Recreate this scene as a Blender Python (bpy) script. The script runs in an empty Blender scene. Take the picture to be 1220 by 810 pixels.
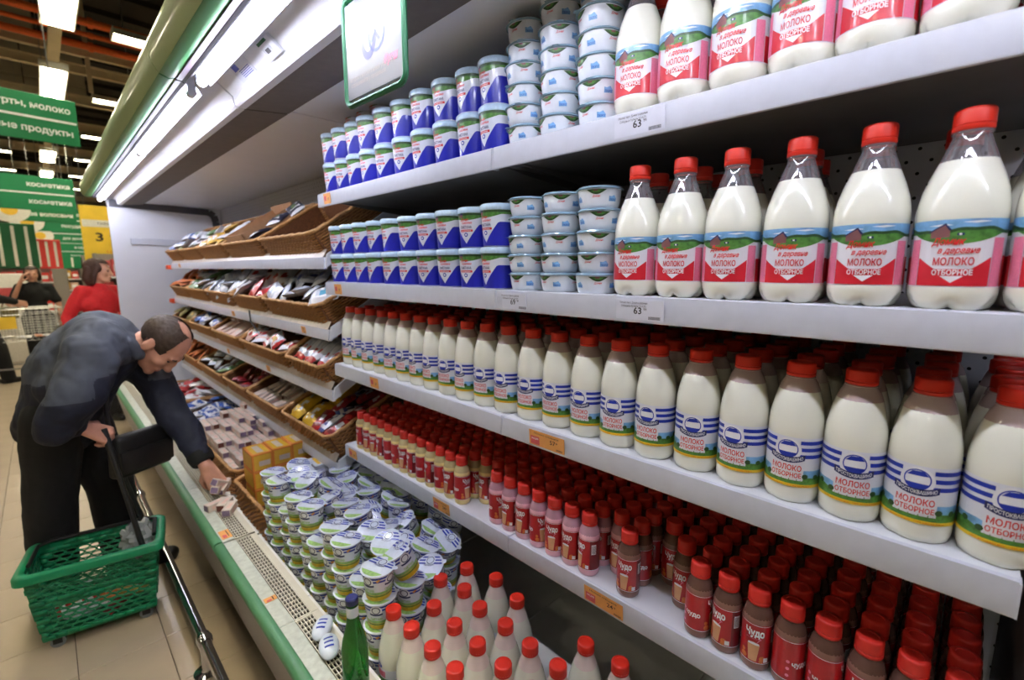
import bpy, bmesh, math, random
from mathutils import Vector, Matrix, Euler, noise
random.seed(7)
PI = math.pi
SC = bpy.context.scene
COL = SC.collection

# ------------------------------------------------------------------ camera, world, exposure
cam_d = bpy.data.cameras.new('camera')
cam = bpy.data.objects.new('camera', cam_d)
COL.objects.link(cam)
FPX = 556.0
cam_d.sensor_width = 36.0
cam_d.lens = FPX / 1220.0 * 36.0
cam_d.clip_start = 0.02
cam_d.clip_end = 200
cam.location = (0, 0, 1.5)
TILT = math.atan(85.0 / FPX)
cam.rotation_euler = (PI / 2 - TILT, 0, -PI / 4)
cam_d.dof.use_dof = True
cam_d.dof.focus_distance = 1.02
cam_d.dof.aperture_fstop = 3.2
SC.camera = cam

world = bpy.data.worlds.new('store_ambient')
SC.world = world
world.use_nodes = True
bg = world.node_tree.nodes['Background']
bg.inputs[0].default_value = (1.0, 0.93, 0.82, 1)
bg.inputs[1].default_value = 0.03
SC.view_settings.view_transform = 'Standard'
SC.view_settings.look = 'None'
SC.view_settings.gamma = 1
SC.view_settings.use_curve_mapping = False
SC.view_settings.exposure = 0.5
TUBE_POWER = 40.0      # emission of the canopy fluorescent tubes
HALL_POWER = 22.0      # emission of the hall lamps

# ------------------------------------------------------------------ materials
def lin(c):
    c = c / 255.0
    return c / 12.92 if c <= 0.04045 else ((c + 0.055) / 1.055) ** 2.4
def rgb(r, g, b):
    return (lin(r), lin(g), lin(b), 1.0)
MATS = {}
def M(name, col=None, rough=0.5, metal=0.0, coat=0.0, var=0.06, scale=40.0, bump=0.0, bscale=200.0, spec=0.5, sss=0.0, emit=0.0):
    if name in MATS:
        return MATS[name]
    m = bpy.data.materials.new(name)
    MATS[name] = m
    m.use_nodes = True
    nt = m.node_tree
    b = nt.nodes['Principled BSDF']
    b.inputs['Roughness'].default_value = rough
    b.inputs['Metallic'].default_value = metal
    b.inputs['Specular IOR Level'].default_value = spec
    b.inputs['Coat Weight'].default_value = coat
    b.inputs['Coat Roughness'].default_value = 0.06
    c = rgb(*col)
    tc = nt.nodes.new('ShaderNodeTexCoord')
    n = nt.nodes.new('ShaderNodeTexNoise')
    n.inputs['Scale'].default_value = scale
    n.inputs['Detail'].default_value = 3
    nt.links.new(tc.outputs['Object'], n.inputs['Vector'])
    r = nt.nodes.new('ShaderNodeValToRGB')
    r.color_ramp.elements[0].position = 0.3
    r.color_ramp.elements[1].position = 0.7
    r.color_ramp.elements[0].color = tuple(max(0, x * (1 - var)) for x in c[:3]) + (1,)
    r.color_ramp.elements[1].color = tuple(min(1, x * (1 + var)) for x in c[:3]) + (1,)
    nt.links.new(n.outputs['Fac'], r.inputs['Fac'])
    nt.links.new(r.outputs['Color'], b.inputs['Base Color'])
    if bump:
        n2 = nt.nodes.new('ShaderNodeTexNoise')
        n2.inputs['Scale'].default_value = bscale
        nt.links.new(tc.outputs['Object'], n2.inputs['Vector'])
        bp = nt.nodes.new('ShaderNodeBump')
        bp.inputs['Strength'].default_value = bump
        bp.inputs['Distance'].default_value = 0.004
        nt.links.new(n2.outputs['Fac'], bp.inputs['Height'])
        nt.links.new(bp.outputs['Normal'], b.inputs['Normal'])
    if sss:
        b.inputs['Subsurface Weight'].default_value = sss
        b.inputs['Subsurface Scale'].default_value = 0.004
    if emit:
        nt.links.new(r.outputs['Color'], b.inputs['Emission Color'])
        b.inputs['Emission Strength'].default_value = emit
    return m

def clear_mat(name, tint, veil, veil_col, rough=0.04):
    m = bpy.data.materials.new(name)
    MATS[name] = m
    m.use_nodes = True
    nt = m.node_tree
    nt.nodes.clear()
    out = nt.nodes.new('ShaderNodeOutputMaterial')
    tr = nt.nodes.new('ShaderNodeBsdfTransparent')
    tr.inputs[0].default_value = rgb(*tint)
    df = nt.nodes.new('ShaderNodeBsdfDiffuse')
    df.inputs[0].default_value = rgb(*veil_col)
    gl = nt.nodes.new('ShaderNodeBsdfGlossy')
    gl.inputs['Roughness'].default_value = rough
    lw = nt.nodes.new('ShaderNodeLayerWeight')
    lw.inputs[0].default_value = 0.35
    m1 = nt.nodes.new('ShaderNodeMixShader')
    m1.inputs[0].default_value = veil
    m2 = nt.nodes.new('ShaderNodeMixShader')
    nt.links.new(tr.outputs[0], m1.inputs[1])
    nt.links.new(df.outputs[0], m1.inputs[2])
    ma = nt.nodes.new('ShaderNodeMath')
    ma.operation = 'MULTIPLY_ADD'
    ma.inputs[1].default_value = 0.55
    ma.inputs[2].default_value = 0.05
    nt.links.new(lw.outputs['Fresnel'], ma.inputs[0])
    nt.links.new(ma.outputs[0], m2.inputs[0])
    nt.links.new(m1.outputs[0], m2.inputs[1])
    nt.links.new(gl.outputs[0], m2.inputs[2])
    nt.links.new(m2.outputs[0], out.inputs[0])
    return m

def lamp_mat(name, col, power):
    m = bpy.data.materials.new(name)
    MATS[name] = m
    m.use_nodes = True
    b = m.node_tree.nodes['Principled BSDF']
    b.inputs['Base Color'].default_value = (.9, .9, .9, 1)
    b.inputs['Emission Color'].default_value = rgb(*col)
    b.inputs['Emission Strength'].default_value = power
    return m

# paint, metal, plastics
M('white_enamel', (226, 228, 236), .38, var=.02, scale=6, bump=.02, bscale=30)
M('shelf_white', (224, 226, 232), .42, var=.03, scale=9)
M('rail_plastic', (205, 208, 220), .3, coat=.2, var=.03)
M('shelf_shade_grey', (104, 101, 99), .7, var=.1, scale=8)  # white shelf steel, darkened in colour for the shade under the shelves
M('grey_seal', (84, 84, 92), .6)
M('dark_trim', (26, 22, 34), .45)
M('mauve_trim', (118, 108, 122), .4)
M('canopy_green', (52, 124, 70), .35, coat=.2, var=.04, scale=3)
M('canopy_light_green', (176, 198, 150), .35, coat=.25, var=.04, scale=3)
M('bumper_green', (74, 128, 88), .4, var=.06)
M('panel_mauve', (150, 142, 140), .5, var=.05, scale=3)
M('ledge_stone', (190, 194, 184), .45, var=.12, scale=60)
M('grille_cream', (206, 200, 182), .5, var=.03)
M('black_void', (14, 13, 12), .8)
M('well_grey', (222, 219, 212), .55, var=.06, scale=8)
M('outlet_grey', (104, 96, 88), .65, var=.08, scale=30)
M('chrome', (200, 200, 205), .14, metal=1, var=.03)
M('steel_dark', (40, 40, 46), .3, metal=.6)
M('tag_orange', (226, 158, 84), .6, var=.04)
M('tag_white', (214, 216, 228), .5, var=.02)
M('tag_red', (206, 84, 88), .6)
M('ink', (44, 40, 44), .7)
M('cap_red', (214, 44, 26), .42, var=.05)
M('cap_dark_red', (200, 40, 30), .42, var=.05)
M('milk', (240, 240, 226), .22, coat=.6, var=.015, scale=12, sss=.0)
M('milk_cream', (232, 230, 212), .24, coat=.5, var=.02, scale=12)
clear_mat('neck_clear', (226, 224, 230), .22, (190, 184, 190))
clear_mat('neck_rosy', (222, 208, 210), .62, (232, 210, 210))  # pink of the red cap's reflection is put into the neck colour
M('neck_milky', (226, 208, 200), .3, coat=.4, var=.03)
M('label_white', (226, 228, 236), .35, coat=.3, var=.02)
M('print_blue', (24, 52, 168), .35, coat=.3, var=.04)
M('print_navy', (30, 36, 92), .4, var=.05)
M('print_red', (206, 34, 50), .35, coat=.3, var=.05)
M('print_crimson', (214, 40, 44), .4)
M('print_pink', (226, 128, 158), .4, var=.08, scale=400)
M('print_sky', (120, 172, 216), .35, coat=.3, var=.25, scale=60)
M('print_green', (78, 132, 56), .4, coat=.2, var=.35, scale=140)
M('print_dark_green', (44, 78, 40), .4, var=.3, scale=160)
M('print_brown', (132, 84, 84), .5, var=.1)
M('print_yellow', (232, 194, 40), .4, var=.08)
M('print_white', (236, 236, 240), .4)
M('shake_red', (176, 22, 30), .32, coat=.4, var=.1, scale=60)
M('shake_maroon', (112, 10, 18), .35, coat=.3, var=.1)
M('shake_tan', (214, 160, 116), .4, var=.08)
M('shake_amber', (206, 112, 50), .4, var=.2, scale=90)
M('shake_brown', (134, 92, 80), .28, coat=.6, var=.05)
M('shake_pink', (232, 178, 194), .28, coat=.6, var=.04)
M('shake_yellow', (236, 216, 150), .28, coat=.6, var=.04)
clear_mat('shake_neck_brown', (150, 112, 100), .55, (134, 96, 84))
clear_mat('shake_neck_pink', (236, 196, 208), .6, (228, 180, 196))
clear_mat('shake_neck_yellow', (238, 226, 180), .6, (236, 220, 170))
M('cup_white', (222, 226, 238), .35, coat=.3, var=.03)
M('cup_blue', (34, 40, 170), .32, coat=.3, var=.05)
M('lid_pale_blue', (186, 212, 234), .3, coat=.4, var=.1, scale=120)
clear_mat('lid_clear_blue', (206, 228, 240), .62, (176, 208, 228))
M('tub_white', (222, 228, 236), .35, coat=.3, var=.04, scale=60)
M('foil_white', (214, 222, 236), .3, coat=.3, var=.06, scale=60, bump=.15, bscale=60)
M('foil_green', (150, 190, 110), .35, coat=.2, var=.25, scale=90)
M('cup_yellow', (214, 176, 32), .4, var=.2, scale=90)
clear_mat('bottle_glass', (70, 190, 80), .3, (10, 120, 34), .03)
M('wicker', (164, 112, 58), .6, var=.3, scale=160)
M('wicker_pale', (190, 142, 88), .6, var=.25, scale=120)
M('wicker_dark', (108, 66, 32), .75, var=.3, scale=90)
M('cardboard', (176, 136, 100), .8, var=.08)
M('holder_clear', (196, 182, 170), .3, coat=.3, var=.12, scale=25)
M('clip_orange', (232, 84, 44), .5)

# fabrics, skin
M('skin', (206, 150, 128), .5, var=.06, scale=30)
M('skin_woman', (214, 160, 138), .5, var=.06, scale=30)
M('hair_dark', (58, 42, 34), .6, var=.25, scale=120, bump=.3, bscale=300)
M('hair_brown', (62, 34, 26), .55, var=.25, scale=120)
M('eye', (40, 30, 28), .3)
M('lip', (176, 104, 92), .5)
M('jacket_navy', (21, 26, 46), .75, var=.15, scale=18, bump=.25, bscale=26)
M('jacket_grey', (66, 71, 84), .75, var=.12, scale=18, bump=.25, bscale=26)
M('cloth_black', (18, 17, 19), .85, var=.2, scale=40, bump=.2, bscale=40)
M('bag_black', (12, 12, 13), .5, var=.2)
M('sweater_red', (190, 22, 30), .8, var=.1, scale=60, bump=.2, bscale=120)
M('shoe_black', (16, 14, 14), .35)
M('basket_green', (10, 128, 84), .42, var=.06, scale=8)
M('plastic_black', (20, 22, 24), .45)
clear_mat('plastic_bag', (226, 230, 232), .5, (206, 210, 214), .15)
M('wheel_grey', (120, 124, 128), .5)

# hall
M('grout', (92, 78, 66), .9, var=.15, scale=10)
M('floor_tile', (178, 160, 138), .3, coat=.15, var=.06, scale=5)
M('ceiling_dark', (46, 40, 34), .9, var=.2, scale=1)
M('beam_beige', (214, 198, 168), .7, var=.1, scale=2)
M('pipe_orange', (232, 108, 48), .6, var=.1)
M('hall_wall', (176, 168, 150), .8, var=.05, scale=1)
M('sign_green', (8, 124, 76), .5, var=.03, scale=4)
M('sign_deep_green', (20, 96, 58), .5, var=.03, scale=4)
M('sign_yellow', (240, 200, 60), .6, var=.08, scale=4)
M('sign_red', (214, 60, 56), .6, var=.1)
M('daisy_white', (230, 226, 220), .6)
M('daisy_yellow', (236, 190, 60), .6)
M('cart_wire', (168, 166, 164), .3, metal=.9)
M('unit_grey', (150, 142, 136), .7, var=.05)
M('lamp_housing', (216, 214, 200), .5)
lamp_mat('tube_glow', (236, 238, 255), TUBE_POWER)
lamp_mat('hall_glow', (255, 246, 214), HALL_POWER)

def tiled_floor_mat():
    m = bpy.data.materials.new('floor_far_tiles')
    MATS['floor_far_tiles'] = m
    m.use_nodes = True
    nt = m.node_tree
    b = nt.nodes['Principled BSDF']
    b.inputs['Roughness'].default_value = .35
    tc = nt.nodes.new('ShaderNodeTexCoord')
    br = nt.nodes.new('ShaderNodeTexBrick')
    br.offset = 0
    br.inputs['Scale'].default_value = 1
    br.inputs['Brick Width'].default_value = .265
    br.inputs['Row Height'].default_value = .297
    br.inputs['Mortar Size'].default_value = .003
    br.inputs['Color1'].default_value = rgb(180, 162, 140)
    br.inputs['Color2'].default_value = rgb(174, 156, 134)
    br.inputs['Mortar'].default_value = rgb(92, 78, 66)
    nt.links.new(tc.outputs['Object'], br.inputs['Vector'])
    nt.links.new(br.outputs['Color'], b.inputs['Base Color'])
    return m
tiled_floor_mat()

def perforated_mat():
    m = bpy.data.materials.new('perforated_back')
    MATS['perforated_back'] = m
    m.use_nodes = True
    nt = m.node_tree
    b = nt.nodes['Principled BSDF']
    b.inputs['Roughness'].default_value = .4
    tc = nt.nodes.new('ShaderNodeTexCoord')
    sep = nt.nodes.new('ShaderNodeSeparateXYZ')
    nt.links.new(tc.outputs['Object'], sep.inputs[0])
    def math_(op, a, b_=None):
        n = nt.nodes.new('ShaderNodeMath')
        n.operation = op
        for i, v in enumerate((a, b_)):
            if v is None:
                continue
            if isinstance(v, (int, float)):
                n.inputs[i].default_value = v
            else:
                nt.links.new(v, n.inputs[i])
        return n.outputs[0]
    P = .042
    u = math_('DIVIDE', sep.outputs['Y'], P)
    v = math_('DIVIDE', sep.outputs['Z'], P * .62)
    row = math_('FLOOR', v)
    par = math_('MULTIPLY', math_('MODULO', math_('ABSOLUTE', row), 2.0), .5)
    fu = math_('SUBTRACT', math_('FRACT', math_('ADD', u, par)), .5)
    fv = math_('MULTIPLY', math_('SUBTRACT', math_('FRACT', v), .5), .62)
    d = math_('SQRT', math_('ADD', math_('MULTIPLY', fu, fu), math_('MULTIPLY', fv, fv)))
    hole = math_('LESS_THAN', d, .085)
    mix = nt.nodes.new('ShaderNodeMix')
    mix.data_type = 'RGBA'
    mix.inputs[6].default_value = rgb(200, 202, 210)
    mix.inputs[7].default_value = rgb(30, 30, 34)
    nt.links.new(hole, mix.inputs[0])
    nt.links.new(mix.outputs[2], b.inputs['Base Color'])
    return m
perforated_mat()

# ------------------------------------------------------------------ mesh helpers
class MB:
    def __init__(s):
        s.v = []; s.f = []; s.m = []
    def add(s, vs, fs, mat=0):
        o = len(s.v)
        s.v.extend([tuple(p) for p in vs])
        for f in fs:
            s.f.append(tuple(i + o for i in f))
            s.m.append(mat)
        return s
    def box(s, x0, x1, y0, y1, z0, z1, mat=0):
        vs = [(x, y, z) for x in (x0, x1) for y in (y0, y1) for z in (z0, z1)]
        fs = [(0, 1, 3, 2), (4, 6, 7, 5), (0, 4, 5, 1), (2, 3, 7, 6), (0, 2, 6, 4), (1, 5, 7, 3)]
        return s.add(vs, fs, mat)
    def rbox(s, x0, x1, y0, y1, z0, z1, r=.004, mat=0, seg=1):
        bm = bmesh.new()
        vs = [bm.verts.new((x, y, z)) for x in (x0, x1) for y in (y0, y1) for z in (z0, z1)]
        for f in [(0, 1, 3, 2), (4, 6, 7, 5), (0, 4, 5, 1), (2, 3, 7, 6), (0, 2, 6, 4), (1, 5, 7, 3)]:
            bm.faces.new([vs[i] for i in f])
        bmesh.ops.bevel(bm, geom=list(bm.edges), offset=r, segments=seg, affect='EDGES', profile=.5)
        bm.verts.index_update()
        s.add([v.co[:] for v in bm.verts], [[v.index for v in f.verts] for f in bm.faces], mat)
        bm.free()
        return s
    def lathe(s, prof, seg=24, mat=0, c=(0, 0, 0), mod=None, close=True):
        vs = []
        for r, z in prof:
            for k in range(seg):
                t = 2 * PI * k / seg
                rr, zz = (r, z) if mod is None else mod(r, z, t)
                vs.append((c[0] + rr * math.cos(t), c[1] + rr * math.sin(t), c[2] + zz))
        fs = []
        for i in range(len(prof) - 1):
            for k in range(seg):
                a = i * seg + k; b = i * seg + (k + 1) % seg
                fs.append((a, b, b + seg, a + seg))
        if close:
            fs.append(tuple(reversed(range(seg))))
            n = (len(prof) - 1) * seg
            fs.append(tuple(range(n, n + seg)))
        return s.add(vs, fs, mat)
    def tube(s, pts, r, seg=8, mat=0, closed=False):
        pts = [Vector(p) for p in pts]
        n = len(pts)
        rs = r if isinstance(r, (list, tuple)) else [r] * n
        vs = []; prev = None
        for i, p in enumerate(pts):
            if closed:
                d = pts[(i + 1) % n] - pts[i - 1]
            else:
                d = pts[min(i + 1, n - 1)] - pts[max(i - 1, 0)]
            d.normalize()
            if prev is None:
                a = Vector((0, 0, 1)) if abs(d.z) < .9 else Vector((1, 0, 0))
                u = d.cross(a).normalized()
            else:
                u = (prev - d * prev.dot(d)).normalized()
            prev = u
            w = d.cross(u)
            for k in range(seg):
                t = 2 * PI * k / seg
                vs.append(p + (u * math.cos(t) + w * math.sin(t)) * rs[i])
        fs = []
        m = n if closed else n - 1
        for i in range(m):
            for k in range(seg):
                a = i * seg + k; b = i * seg + (k + 1) % seg
                c = ((i + 1) % n) * seg + k; d = ((i + 1) % n) * seg + (k + 1) % seg
                fs.append((a, b, d, c))
        if not closed:
            fs.append(tuple(reversed(range(seg))))
            fs.append(tuple(range((n - 1) * seg, n * seg)))
        return s.add(vs, fs, mat)
    def ext(s, prof, y0, y1, mat=0, closed=True):
        n = len(prof)
        vs = [(x, y0, z) for x, z in prof] + [(x, y1, z) for x, z in prof]
        fs = [(i, (i + 1) % n, n + (i + 1) % n, n + i) for i in range(n if closed else n - 1)]
        if closed:
            fs += [tuple(reversed(range(n))), tuple(range(n, 2 * n))]
        return s.add(vs, fs, mat)
    def sphere(s, c, r, seg=14, rings=9, mat=0, rot=None):
        rx, ry, rz = r if isinstance(r, (tuple, list)) else (r, r, r)
        vs = []
        for i in range(rings + 1):
            a = PI * i / rings
            for k in range(seg):
                t = 2 * PI * k / seg
                p = Vector((rx * math.sin(a) * math.cos(t), ry * math.sin(a) * math.sin(t), rz * math.cos(a)))
                if rot is not None:
                    p = rot @ p
                vs.append(p + Vector(c))
        fs = [(i * seg + k, (i + 1) * seg + k, (i + 1) * seg + (k + 1) % seg, i * seg + (k + 1) % seg) for i in range(rings) for k in range(seg)]
        return s.add(vs, fs, mat)
    def limb(s, pts, rs, mat=0, seg=14):
        pts = [Vector(p) for p in pts]
        for p, r in zip(pts, rs):
            s.sphere(p, r, seg, 10, mat)
        for i in range(len(pts) - 1):
            s.tube([pts[i], pts[i + 1]], [rs[i], rs[i + 1]], seg, mat)
        return s
    def xf(s, mtx):
        s.v = [tuple(mtx @ Vector(p)) for p in s.v]
        return s
    def merge(s, o, mat=None):
        return s.add_multi(o)
    def mesh(s, name, mats, smooth=True, angle=35):
        me = bpy.data.meshes.new(name)
        me.from_pydata(s.v, [], s.f)
        if isinstance(mats, str):
            mats = [mats]
        for k in mats:
            me.materials.append(MATS[k])
        me.polygons.foreach_set('material_index', s.m)
        bm = bmesh.new(); bm.from_mesh(me)
        bmesh.ops.recalc_face_normals(bm, faces=bm.faces)
        bm.to_mesh(me); bm.free()
        if smooth:
            me.polygons.foreach_set('use_smooth', [True] * len(me.polygons))
            me.set_sharp_from_angle(angle=math.radians(angle))
        me.update()
        return me

def raw_mesh(mb, name, mats):
    """flat print: keep the given face order"""
    me = bpy.data.meshes.new(name)
    me.from_pydata(mb.v, [], mb.f)
    for k in ([mats] if isinstance(mats, str) else mats):
        me.materials.append(MATS[k])
    me.polygons.foreach_set('material_index', mb.m)
    me.update()
    return me

def O(name, me, parent=None, loc=None, rot=None):
    o = bpy.data.objects.new(name, me)
    COL.objects.link(o)
    if parent is not None:
        o.parent = parent
    if loc is not None:
        o.location = loc
    if rot is not None:
        o.rotation_euler = rot
    return o
def tag(o, label, cat, group=None):
    o['label'] = label
    o['category'] = cat
    if group:
        o['group'] = group
    return o
def structure(o, label=None):
    o['kind'] = 'structure'
    if label:
        o['label'] = label
    return o
def thing(name, label, cat, loc=(0, 0, 0), rot=(0, 0, 0), group=None):
    return tag(O(name, None, None, loc, rot), label, cat, group)

def spawn(proto, name, label, cat, loc, rot=(0, 0, 0), group=None):
    """proto: [(part name, mesh, [(sub name, mesh), ...]), ...]"""
    e = thing(name, label, cat, loc, rot, group)
    for p in proto:
        c = O(p[0], p[1], e)
        for s in (p[2] if len(p) > 2 else []):
            O(s[0], s[1], c)
    return e

UNITS = ['zeroth', 'first', 'second', 'third', 'fourth', 'fifth', 'sixth', 'seventh', 'eighth', 'ninth', 'tenth', 'eleventh', 'twelfth',
         'thirteenth', 'fourteenth', 'fifteenth', 'sixteenth', 'seventeenth', 'eighteenth', 'nineteenth', 'twentieth']
def nth(n):
    if n <= 20:
        return UNITS[n]
    t = {2: 'twenty', 3: 'thirty', 4: 'forty', 5: 'fifty', 6: 'sixty', 7: 'seventy', 8: 'eighty', 9: 'ninety'}
    if n % 10 == 0:
        return {3: 'thirtieth', 4: 'fortieth', 5: 'fiftieth', 6: 'sixtieth', 7: 'seventieth', 8: 'eightieth', 9: 'ninetieth'}[n // 10]
    return t[n // 10] + '-' + UNITS[n % 10]

# ------------------------------------------------------------------ lettering
TXT = {}
def text_geo(s, bold=0.0, shear=0.0, res=2):
    key = (s, bold, shear, res)
    if key in TXT:
        return TXT[key]
    cu = bpy.data.curves.new('lettering', 'FONT')
    cu.body = s
    cu.size = 1.0
    cu.offset = bold
    cu.shear = shear
    cu.resolution_u = res
    cu.align_x = 'CENTER'
    ob = bpy.data.objects.new('lettering', cu)
    me = bpy.data.meshes.new_from_object(ob)
    vs = [(v.co.x, v.co.y) for v in me.vertices]
    fs = [tuple(p.vertices) for p in me.polygons]
    bpy.data.objects.remove(ob); bpy.data.curves.remove(cu); bpy.data.meshes.remove(me)
    xs = [v[0] for v in vs]
    cx = (min(xs) + max(xs)) / 2
    vs = [(x - cx, y) for x, y in vs]
    TXT[key] = (vs, fs, max(xs) - min(xs))
    return TXT[key]

class Print:
    """flat print wrapped on a turned body: s = arc length to the reader's right, z = height; s=0 faces -X"""
    def __init__(p, R, Rn):
        p.R = R; p.Rn = Rn; p.mb = MB(); p.mats = []
    def mi(p, m):
        if m not in p.mats:
            p.mats.append(m)
        return p.mats.index(m)
    def pt(p, s, z, layer):
        r = p.R(z) + .0003 + layer * .00028
        t = s / p.Rn
        return (-r * math.cos(t), -r * math.sin(t), z)
    def band(p, s0, s1, lo, hi, mat, layer=0, n=None, rows=1):
        n = n or max(2, int(abs(s1 - s0) / .006))
        L = lo if callable(lo) else (lambda s: lo)
        H = hi if callable(hi) else (lambda s: hi)
        vs = []
        for i in range(n + 1):
            s = s0 + (s1 - s0) * i / n
            for j in range(rows + 1):
                vs.append(p.pt(s, L(s) + (H(s) - L(s)) * j / rows, layer))
        k = rows + 1
        fs = [(i * k + j, (i + 1) * k + j, (i + 1) * k + j + 1, i * k + j + 1) for i in range(n) for j in range(rows)]
        p.mb.add(vs, fs, p.mi(mat))
    def poly(p, pts, mat, layer=1):
        ss = [q[0] for q in pts]; a, b = min(ss), max(ss)
        if b - a < .004:
            p.mb.add([p.pt(s, z, layer) for s, z in pts], [tuple(range(len(pts)))], p.mi(mat))
            return
        def cut(s):
            zs = []
            for i in range(len(pts)):
                (s0, z0), (s1, z1) = pts[i], pts[(i + 1) % len(pts)]
                if min(s0, s1) - 1e-9 <= s <= max(s0, s1) + 1e-9:
                    if abs(s1 - s0) < 1e-9:
                        zs += [z0, z1]
                    else:
                        zs.append(z0 + (z1 - z0) * (s - s0) / (s1 - s0))
            return min(zs), max(zs)
        cols = sorted(set([round(q, 6) for q in ss] + [a + (b - a) * k / max(2, int((b - a) / .003)) for k in range(max(2, int((b - a) / .003)) + 1)]))
        cols = [c for c in cols if a - 1e-9 <= c <= b + 1e-9]
        vs = []
        for c in cols:
            lo, hi = cut(min(max(c, a), b))
            vs += [p.pt(c, lo, layer), p.pt(c, hi, layer)]
        p.mb.add(vs, [(2 * i, 2 * i + 2, 2 * i + 3, 2 * i + 1) for i in range(len(cols) - 1)], p.mi(mat))
    def disc(p, s, z, rs, rz, mat, layer=1, n=14):
        p.poly([(s + rs * math.cos(2 * PI * k / n), z + rz * math.sin(2 * PI * k / n)) for k in range(n)], mat, layer)
    def text(p, t, s, z, w, h, mat, layer=2, bold=.0, shear=0, arc=0.0, res=2):
        vs, fs, W = text_geo(t, bold, shear, res)
        kx = w / W; ky = h / .73
        p.mb.add([p.pt(s + x * kx, z + y * ky + arc * (x * kx) ** 2, layer) for x, y in vs], fs, p.mi(mat))
    def mesh(p, name):
        return raw_mesh(p.mb, name, p.mats)

def flat_text(t, w, h, mat_name, bold=0.0, shear=0):
    """lettering in the plane facing -X (reader looks along +X): local (0, -x, z), centred"""
    vs, fs, W = text_geo(t, bold, shear)
    kx = w / W; ky = h / .73
    return [(0, -x * kx, y * ky) for x, y in vs], fs

# ------------------------------------------------------------------ the hall
mb = MB(); mb.box(-9, 9, -6, 42, -.12, -.006)
floor = structure(O('floor', mb.mesh('floor', 'grout')), 'beige tiled shop floor with dark joints')
TX, TY = .265, .297
mb = MB(); mb.rbox(.0015, TX - .0015, .0015, TY - .0015, -.01, 0, .0012)
tile_me = mb.mesh('tile', 'floor_tile')
cols = range(-6, 2); rows_ = range(-3, 34)
for i in cols:
    for j in rows_:
        O('tile', tile_me, floor, (.205 + i * TX - TX, 1.926 + j * TY, 0))
tx0, tx1 = .205 + (cols[0] - 1) * TX, .205 + cols[-1] * TX
ty0, ty1 = 1.926 + rows_[0] * TY, 1.926 + (rows_[-1] + 1) * TY
mb = MB()
mb.box(-9, tx0, -6, 42, -.009, 0); mb.box(tx1, 9, -6, 42, -.009, 0)
mb.box(tx0, tx1, -6, ty0, -.009, 0); mb.box(tx0, tx1, ty1, 42, -.009, 0)
far = O('far_tiling', mb.mesh('far_tiling', 'floor_far_tiles'), floor, (0, 0, 0))
far['kind'] = 'stuff'

mb = MB(); mb.box(-9, 9, -6, 42, 6.6, 6.8)
for k in range(0, 48):
    mb.box(-9, 9, -6 + k, -5.9 + k, 6.5, 6.6)
structure(O('ceiling', mb.mesh('ceiling', 'ceiling_dark')), 'dark corrugated hall ceiling')
for nm, b in (('wall_left', (-9.2, -9, -6, 42)), ('wall_right', (9, 9.2, -6, 42)), ('wall_far', (-9.2, 9.2, 42, 42.2)), ('wall_near', (-9.2, 9.2, -6.2, -6))):
    mb = MB(); mb.box(b[0], b[1], b[2], b[3], 0, 6.7)
    structure(O(nm, mb.mesh(nm, 'hall_wall')), 'plain pale hall wall')
# upper bulkhead wall seen above the beams at the left
mb = MB()
for i in range(5):
    for j in range(3):
        mb.rbox(-4.0 + i * 1.05, -2.97 + i * 1.05, 15.6, 15.7, 5.35 + j * .4, 5.73 + j * .4, .01)
    mb.rbox(-4.6 + i * 1.0, -3.62 + i * 1.0, 13.0, 13.1, 5.9, 6.4, .01)
structure(O('trim_1', mb.mesh('upper_cladding', 'hall_wall')), 'pale cladding boards high under the ceiling')

# beams (along X) and pipes
for i, (y, z, h) in enumerate([(11.2, 5.05, .16), (11.45, 4.83, .16), (12.6, 4.6, .18), (15.0, 4.6, .2), (18.3, 4.6, .2), (21.6, 4.6, .2), (25, 4.6, .2), (30, 4.6, .2)]):
    mb = MB()
    mb.ext([(-.05, 0), (.05, 0), (.05, .02), (.012, .02), (.012, h - .02), (.05, h - .02), (.05, h), (-.05, h), (-.05, h - .02), (-.012, h - .02), (-.012, .02), (-.05, .02)], -9, 9)
    o = O('trim_%d' % (i + 2), mb.xf(Matrix.Rotation(PI / 2, 4, 'Z')).mesh('beam', 'beam_beige', angle=20), None, (0, y, z))
    structure(o, 'beige steel roof beam across the hall')
for i, (y, z, r) in enumerate([(10.7, 5.44, .06), (10.85, 5.3, .035), (11.0, 5.17, .055)]):
    mb = MB(); mb.tube([(-9, y, z), (9, y, z)], r, 10)
    for x in (-3, -1, 1, 3):
        mb.tube([(x - .03, y, z), (x + .03, y, z)], r * 1.35, 10)
    tag(O('ceiling_pipe', mb.mesh('ceiling_pipe', 'pipe_orange')), ['thick orange pipe running under the ceiling, topmost of three', 'thin orange pipe between the two thicker ceiling pipes', 'orange ceiling pipe nearest the beige beam, lowest of three'][i], 'pipe', 'orange ceiling pipes')
mb = MB(); mb.box(.37, .49, 5, 30, 4.3, 4.36)
structure(O('trim_20', mb.mesh('lamp_trunking', 'beam_beige')), 'beige trunking that carries the lamp row')
for k, (y, x) in enumerate([(11.2, .95), (11.2, 2.2)]):
    mb = MB(); mb.box(x - .03, x + .03, y - .03, y + .03, 4.5, 6.6)
    structure(O('trim_%d' % (21 + k), mb.mesh('hanger', 'beam_beige')), 'thin beam hanger')

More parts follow.
